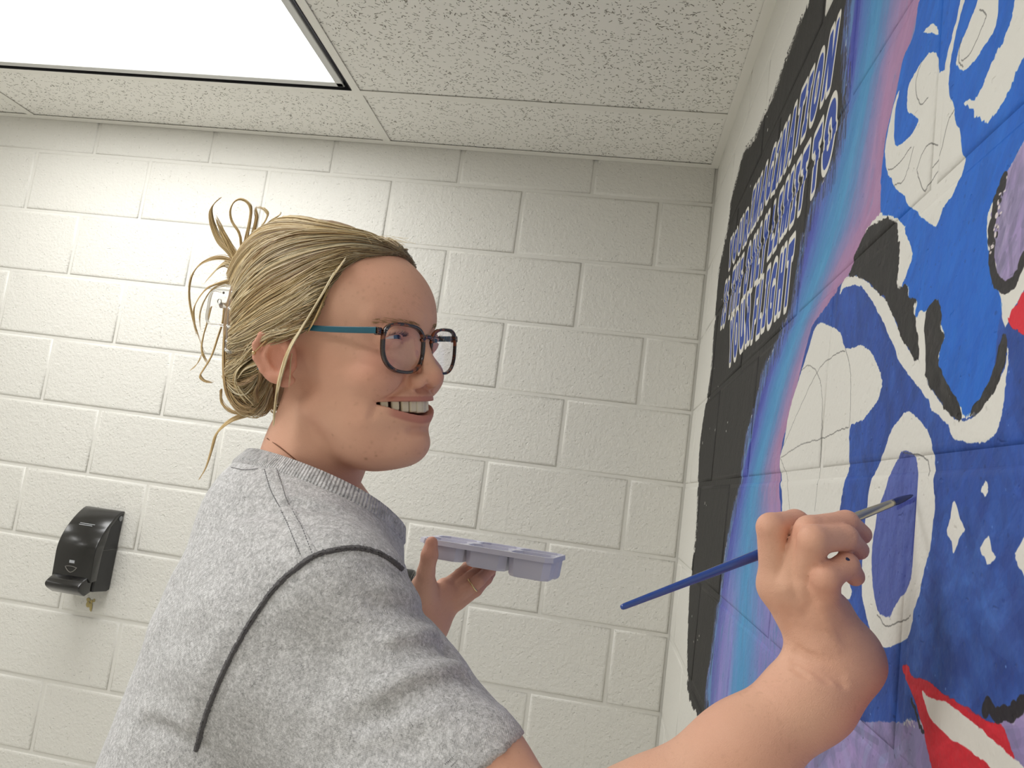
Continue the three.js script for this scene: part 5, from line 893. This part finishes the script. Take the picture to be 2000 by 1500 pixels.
// ---------------------------------------------------------------- eyeglasses (head frame, millimetres)
{
  const o = V3(95, 15, 0).applyMatrix4(headToRoom), t = thing('eyeglasses', 'tortoiseshell eyeglasses with teal temples worn by the smiling woman', 'glasses', [o.x, o.y, o.z]);
  const M = new THREE.Matrix4().makeTranslation(-o.x, -o.y, -o.z).multiply(headToRoom), put = (n, g, m) => mesh(n, g.applyMatrix4(M), m, t);
  const FX = (y, z) => 97 + (y - 20) * 0.10 - z * z * 0.0019;
  const outline = (g, k) => { const out = []; for (let i = 0; i < 72; i++) { const a = i / 72 * Math.PI * 2, c = Math.cos(a), s = Math.sin(a), e = 0.62, w = 25 + (s > 0 ? 1.6 * s : 0), h = s > 0 ? 19.5 : 20.5; const z = Math.sign(c) * Math.pow(Math.abs(c), s > 0 ? e : 0.82) * (w + g), y = Math.sign(s) * Math.pow(Math.abs(s), s > 0 ? e + 0.06 : 0.86) * (h + g); out.push([8 + y + 0.05 * z, k * (33 + z)]); } return out; };
  const tort = phys({ color: '#2e1a14', roughness: 0.2, clearcoat: 0.8, clearcoatRoughness: 0.08, map: (() => { const n = 256, d = new Uint8Array(n * n * 4), a = fbm(n, [[7, 1], [15, 0.7], [40, 0.3]], 3); for (let i = 0; i < n * n; i++) { const q = sstep(0.5, 0.66, a[i]); d.set([lerp(30, 128, q), lerp(19, 62, q), lerp(20, 28, q), 255], i * 4); } return dataTexture(d, n, true); })() }); tort.color.set('#ffffff');
  const lens = phys({ color: '#fbf9fd', transmission: 1, thickness: 0, roughness: 0.0, ior: 1.55, specularIntensity: 1 });
  const gs = [];
  for (const k of [1, -1]) {
    const I = outline(0, k), O = outline(2.9, k), pos = [], uv = [], idx = [], n = 72, ring = (P, dx) => P.forEach(([y, z]) => { pos.push(FX(y, z) + dx, y, z); uv.push(z / 60, y / 60); });
    ring(I, -1.6); ring(I, 1.3); ring(I.map(([y, z], i) => [lerp(y, O[i][0], 0.25), lerp(z, O[i][1], 0.25)]), 1.8); ring(O.map(([y, z], i) => [lerp(I[i][0], y, 0.75), lerp(I[i][1], z, 0.75)]), 1.8); ring(O, 1.1); ring(O, -1.6); ring(I, -1.6);
    for (let r = 0; r < 6; r++) for (let i = 0; i < n; i++) { const a = r * n + i, b = r * n + (i + 1) % n; if (k > 0) idx.push(a, b, a + n, b, b + n, a + n); else idx.push(a, a + n, b, b, a + n, b + n); }
    const g = new THREE.BufferGeometry(); g.setIndex(idx); g.setAttribute('position', new THREE.Float32BufferAttribute(pos, 3)); g.setAttribute('uv', new THREE.Float32BufferAttribute(uv, 2)); g.computeVertexNormals(); gs.push(g);
    const L = outline(0.4, k), lp = [], ln = []; const c = [8, 33 * k]; for (const q of [0, 0.35, 0.7, 1]) L.forEach(([y, z]) => { const Y = lerp(c[0], y, q), Z = lerp(c[1], z, q); lp.push(FX(Y, Z) + 0.9 - q * q * 1.3, Y, Z); }); for (let r = 0; r < 3; r++) for (let i = 0; i < n; i++) { const a = r * n + i, b = r * n + (i + 1) % n; ln.push(a, b, a + n, b, b + n, a + n); }
    const lg = new THREE.BufferGeometry(); lg.setIndex(ln); lg.setAttribute('position', new THREE.Float32BufferAttribute(lp, 3)); lg.computeVertexNormals(); put('lens', lg, lens);
    const ep = rbox(6, 7, 7, 1.6, FX(22, 62) - 3, 22, 62.5 * k); gs.push(ep);
    const studs = []; for (const dy of [-1.2, 1.2]) studs.push(new THREE.SphereGeometry(0.55, 8, 6).translate(FX(22, 58) + 1.9, 22.5 + dy, 57.5 * k)); put('rivet', mergeGeometries(studs), std({ color: '#d8d8d8', metalness: 1, roughness: 0.2 }));
    const path = [[88, 22.5, 66.5], [62, 24.5, 71], [36, 27, 74], [8, 30.5, 77], [-12, 31, 78], [-26, 24, 79], [-36, 10, 79], [-42, -6, 77]], C = new THREE.CatmullRomCurve3(path.map(([x, y, z]) => V3(x, y, z * k))), tp = [], ti = [], N = 60;
    for (let i = 0; i <= N; i++) { const p = C.getPoint(i / N), d = C.getTangent(i / N), u = V3(-d.y, d.x, 0).normalize().multiplyScalar(d.x < 0 ? -1 : 1), hh = lerp(2.9, 2.1, i / N), w = 0.8; if (u.y < 0 && i < 40) u.negate(); const s = V3(0, 0, 1); [[-1, -0.7], [-0.8, -1], [0.8, -1], [1, -0.7], [1, 0.7], [0.8, 1], [-0.8, 1], [-1, 0.7]].forEach(([a, b]) => { const q = p.clone().addScaledVector(u, a * hh).addScaledVector(s, b * w); tp.push(q.x, q.y, q.z); }); if (i) for (let j = 0; j < 8; j++) { const a = (i - 1) * 8 + j, b = (i - 1) * 8 + (j + 1) % 8; ti.push(a, a + 8, b, b, a + 8, b + 8); } }
    const tg = new THREE.BufferGeometry(); tg.setIndex(ti); tg.setAttribute('position', new THREE.Float32BufferAttribute(tp, 3)); tg.computeVertexNormals();
    put('temple', tg, phys({ color: '#135a6e', roughness: 0.35, clearcoat: 0.4 })).userData = { label: 'teal temple' };
    put('nose_pad', new THREE.SphereGeometry(1, 14, 10).scale(1.2, 5, 2.2).rotateX(0.35 * k).translate(FX(4, 9) - 4, 3, 9.5 * k), lens);
  }
  const bridge = new THREE.TubeGeometry(new THREE.CatmullRomCurve3([[16, -9.5], [19, -5], [20, 0], [19, 5], [16, 9.5]].map(([y, z]) => V3(FX(y, z) + 0.2, y, z))), 20, 2.2, 10); gs.push(bridge);
  const nz = (g) => { const q = g.index ? g.toNonIndexed() : g; for (const k of Object.keys(q.attributes)) if (!['position', 'normal', 'uv'].includes(k)) q.deleteAttribute(k); return q; };
  put('front_frame', mergeGeometries(gs.map(nz)), tort);
}
// ---------------------------------------------------------------- hair clip, ear bar, ring
{
  const o = hp(445, 610, 20).applyMatrix4(headToRoom), t = thing('hair_clip', 'clear plastic claw clip holding the woman\'s blonde hair at the back', 'hair clip', [o.x, o.y, o.z]);
  const M = new THREE.Matrix4().makeTranslation(-o.x, -o.y, -o.z).multiply(headToRoom), put = (n, g, m) => mesh(n, g.applyMatrix4(M), m, t);
  const clear = phys({ color: '#f4f2ee', transmission: 0.85, thickness: 0.002, roughness: 0.08, ior: 1.49, attenuationColor: new THREE.Color('#efe9dd'), attenuationDistance: 0.05 });
  const loop = [[437, 572], [418, 569], [412, 576], [407, 600], [404, 622], [409, 632], [424, 634], [440, 636]];
  put('handle', new THREE.TubeGeometry(new THREE.CatmullRomCurve3(loop.map(([u, v]) => hp(u, v, 34)), false, 'centripetal'), 70, 1.5, 10), clear);
  for (const z of [56, 34]) {
    const spineC = new THREE.CatmullRomCurve3([[471, 532], [460, 560], [452, 595], [448, 635], [446, 668], [444, 684]].map(([u, v]) => hp(u, v, z)));
    const gs = [new THREE.TubeGeometry(spineC, 40, 2.6, 8)];
    for (let i = 0; i < 6; i++) { const a = spineC.getPoint(0.08 + i * 0.17), b = a.clone().add(V3(9, -4, z === 56 ? 10 : -10)), c = a.clone().add(V3(20, -8, z === 56 ? 8 : -6)); gs.push(new THREE.TubeGeometry(new THREE.CatmullRomCurve3([a, b, c]), 10, 1.6, 7)); }
    put('jaw', mergeGeometries(gs), clear);
  }
  const h = hp(447, 598, 45); put('hinge', new THREE.CylinderGeometry(3, 3, 20, 14).rotateX(Math.PI / 2).translate(h.x, h.y, h.z), clear);
  put('spring', new THREE.TorusGeometry(2.6, 0.5, 8, 18).translate(h.x - 2, h.y + 4, h.z + 10), std({ color: '#b9b9b4', metalness: 1, roughness: 0.3 }));
}
{
  const a = hp(496, 689, 87), b = hp(541, 644, 81), gold = std({ color: '#d9b98c', metalness: 1, roughness: 0.2 }), o = a.clone().lerp(b, 0.5).applyMatrix4(headToRoom);
  const t = thing('ear_bar', 'thin metal bar with ball ends through the woman\'s upper ear', 'earring', [o.x, o.y, o.z]), M = new THREE.Matrix4().makeTranslation(-o.x, -o.y, -o.z).multiply(headToRoom);
  mesh('bar', new THREE.TubeGeometry(new THREE.LineCurve3(a, b), 4, 0.75, 10).applyMatrix4(M), gold, t);
  for (const p of [a, b]) mesh('ball', new THREE.SphereGeometry(2.1, 16, 12).translate(p.x, p.y, p.z).applyMatrix4(M), gold, t);
}
{
  const F = handL.ring, p = V3(...F[0]).lerp(V3(...F[1]), 0.72), d = V3(...F[1]).sub(V3(...F[0])).normalize(), g = new THREE.TorusGeometry(0.0090, 0.0012, 10, 40); g.applyQuaternion(new THREE.Quaternion().setFromUnitVectors(V3(0, 0, 1), d)); g.translate(p.x, p.y, p.z); g.applyMatrix4(viewToRoom);
  g.computeBoundingBox(); const c = g.boundingBox.getCenter(V3()); g.translate(-c.x, -c.y, -c.z);
  const m = mesh('ring', g, std({ color: '#f0d9a4', metalness: 1, roughness: 0.18 })); m.position.copy(c); m.userData = { label: 'thin gold ring on the left hand under the paint tray', category: 'ring' };
}
{
  const F = handR.little, c = [F[2][0] - 0.0010, F[2][1] + 0.0035, F[2][2] + 0.0062], g = new THREE.SphereGeometry(1, 14, 8); g.scale(0.0013, 0.0034, 0.0007); g.rotateZ(0.6); g.translate(...c); wear('paint_fleck', g.applyMatrix4(viewToRoom), std({ color: '#1c2550', roughness: 0.4 }));
}

{
  // thin cord around the neck, lying on the skin
  const skin = (x, y, z) => { const p = V3(x, y, z).applyMatrix4(viewToHead); return headField(p.x, p.y, p.z) / 1000; };
  const P = [[522, 856], [548, 874], [580, 900], [612, 930], [642, 958], [664, 982]].map(([u, v]) => { const p = hit(u, v, skin); return V3(p[0], p[1], p[2] + 0.0005); });
  const c = new THREE.CatmullRomCurve3(P), o = c.getPoint(0.5).applyMatrix4(viewToRoom), g = new THREE.TubeGeometry(c, 50, 0.0006, 7).applyMatrix4(viewToRoom); g.translate(-o.x, -o.y, -o.z);
  const m = mesh('necklace_cord', g, std({ color: '#7a4a2c', roughness: 0.6 })); m.position.copy(o); m.userData = { label: 'thin brown necklace cord on the side of the woman\'s neck', category: 'necklace' };
}
renderer.render(scene, camera);
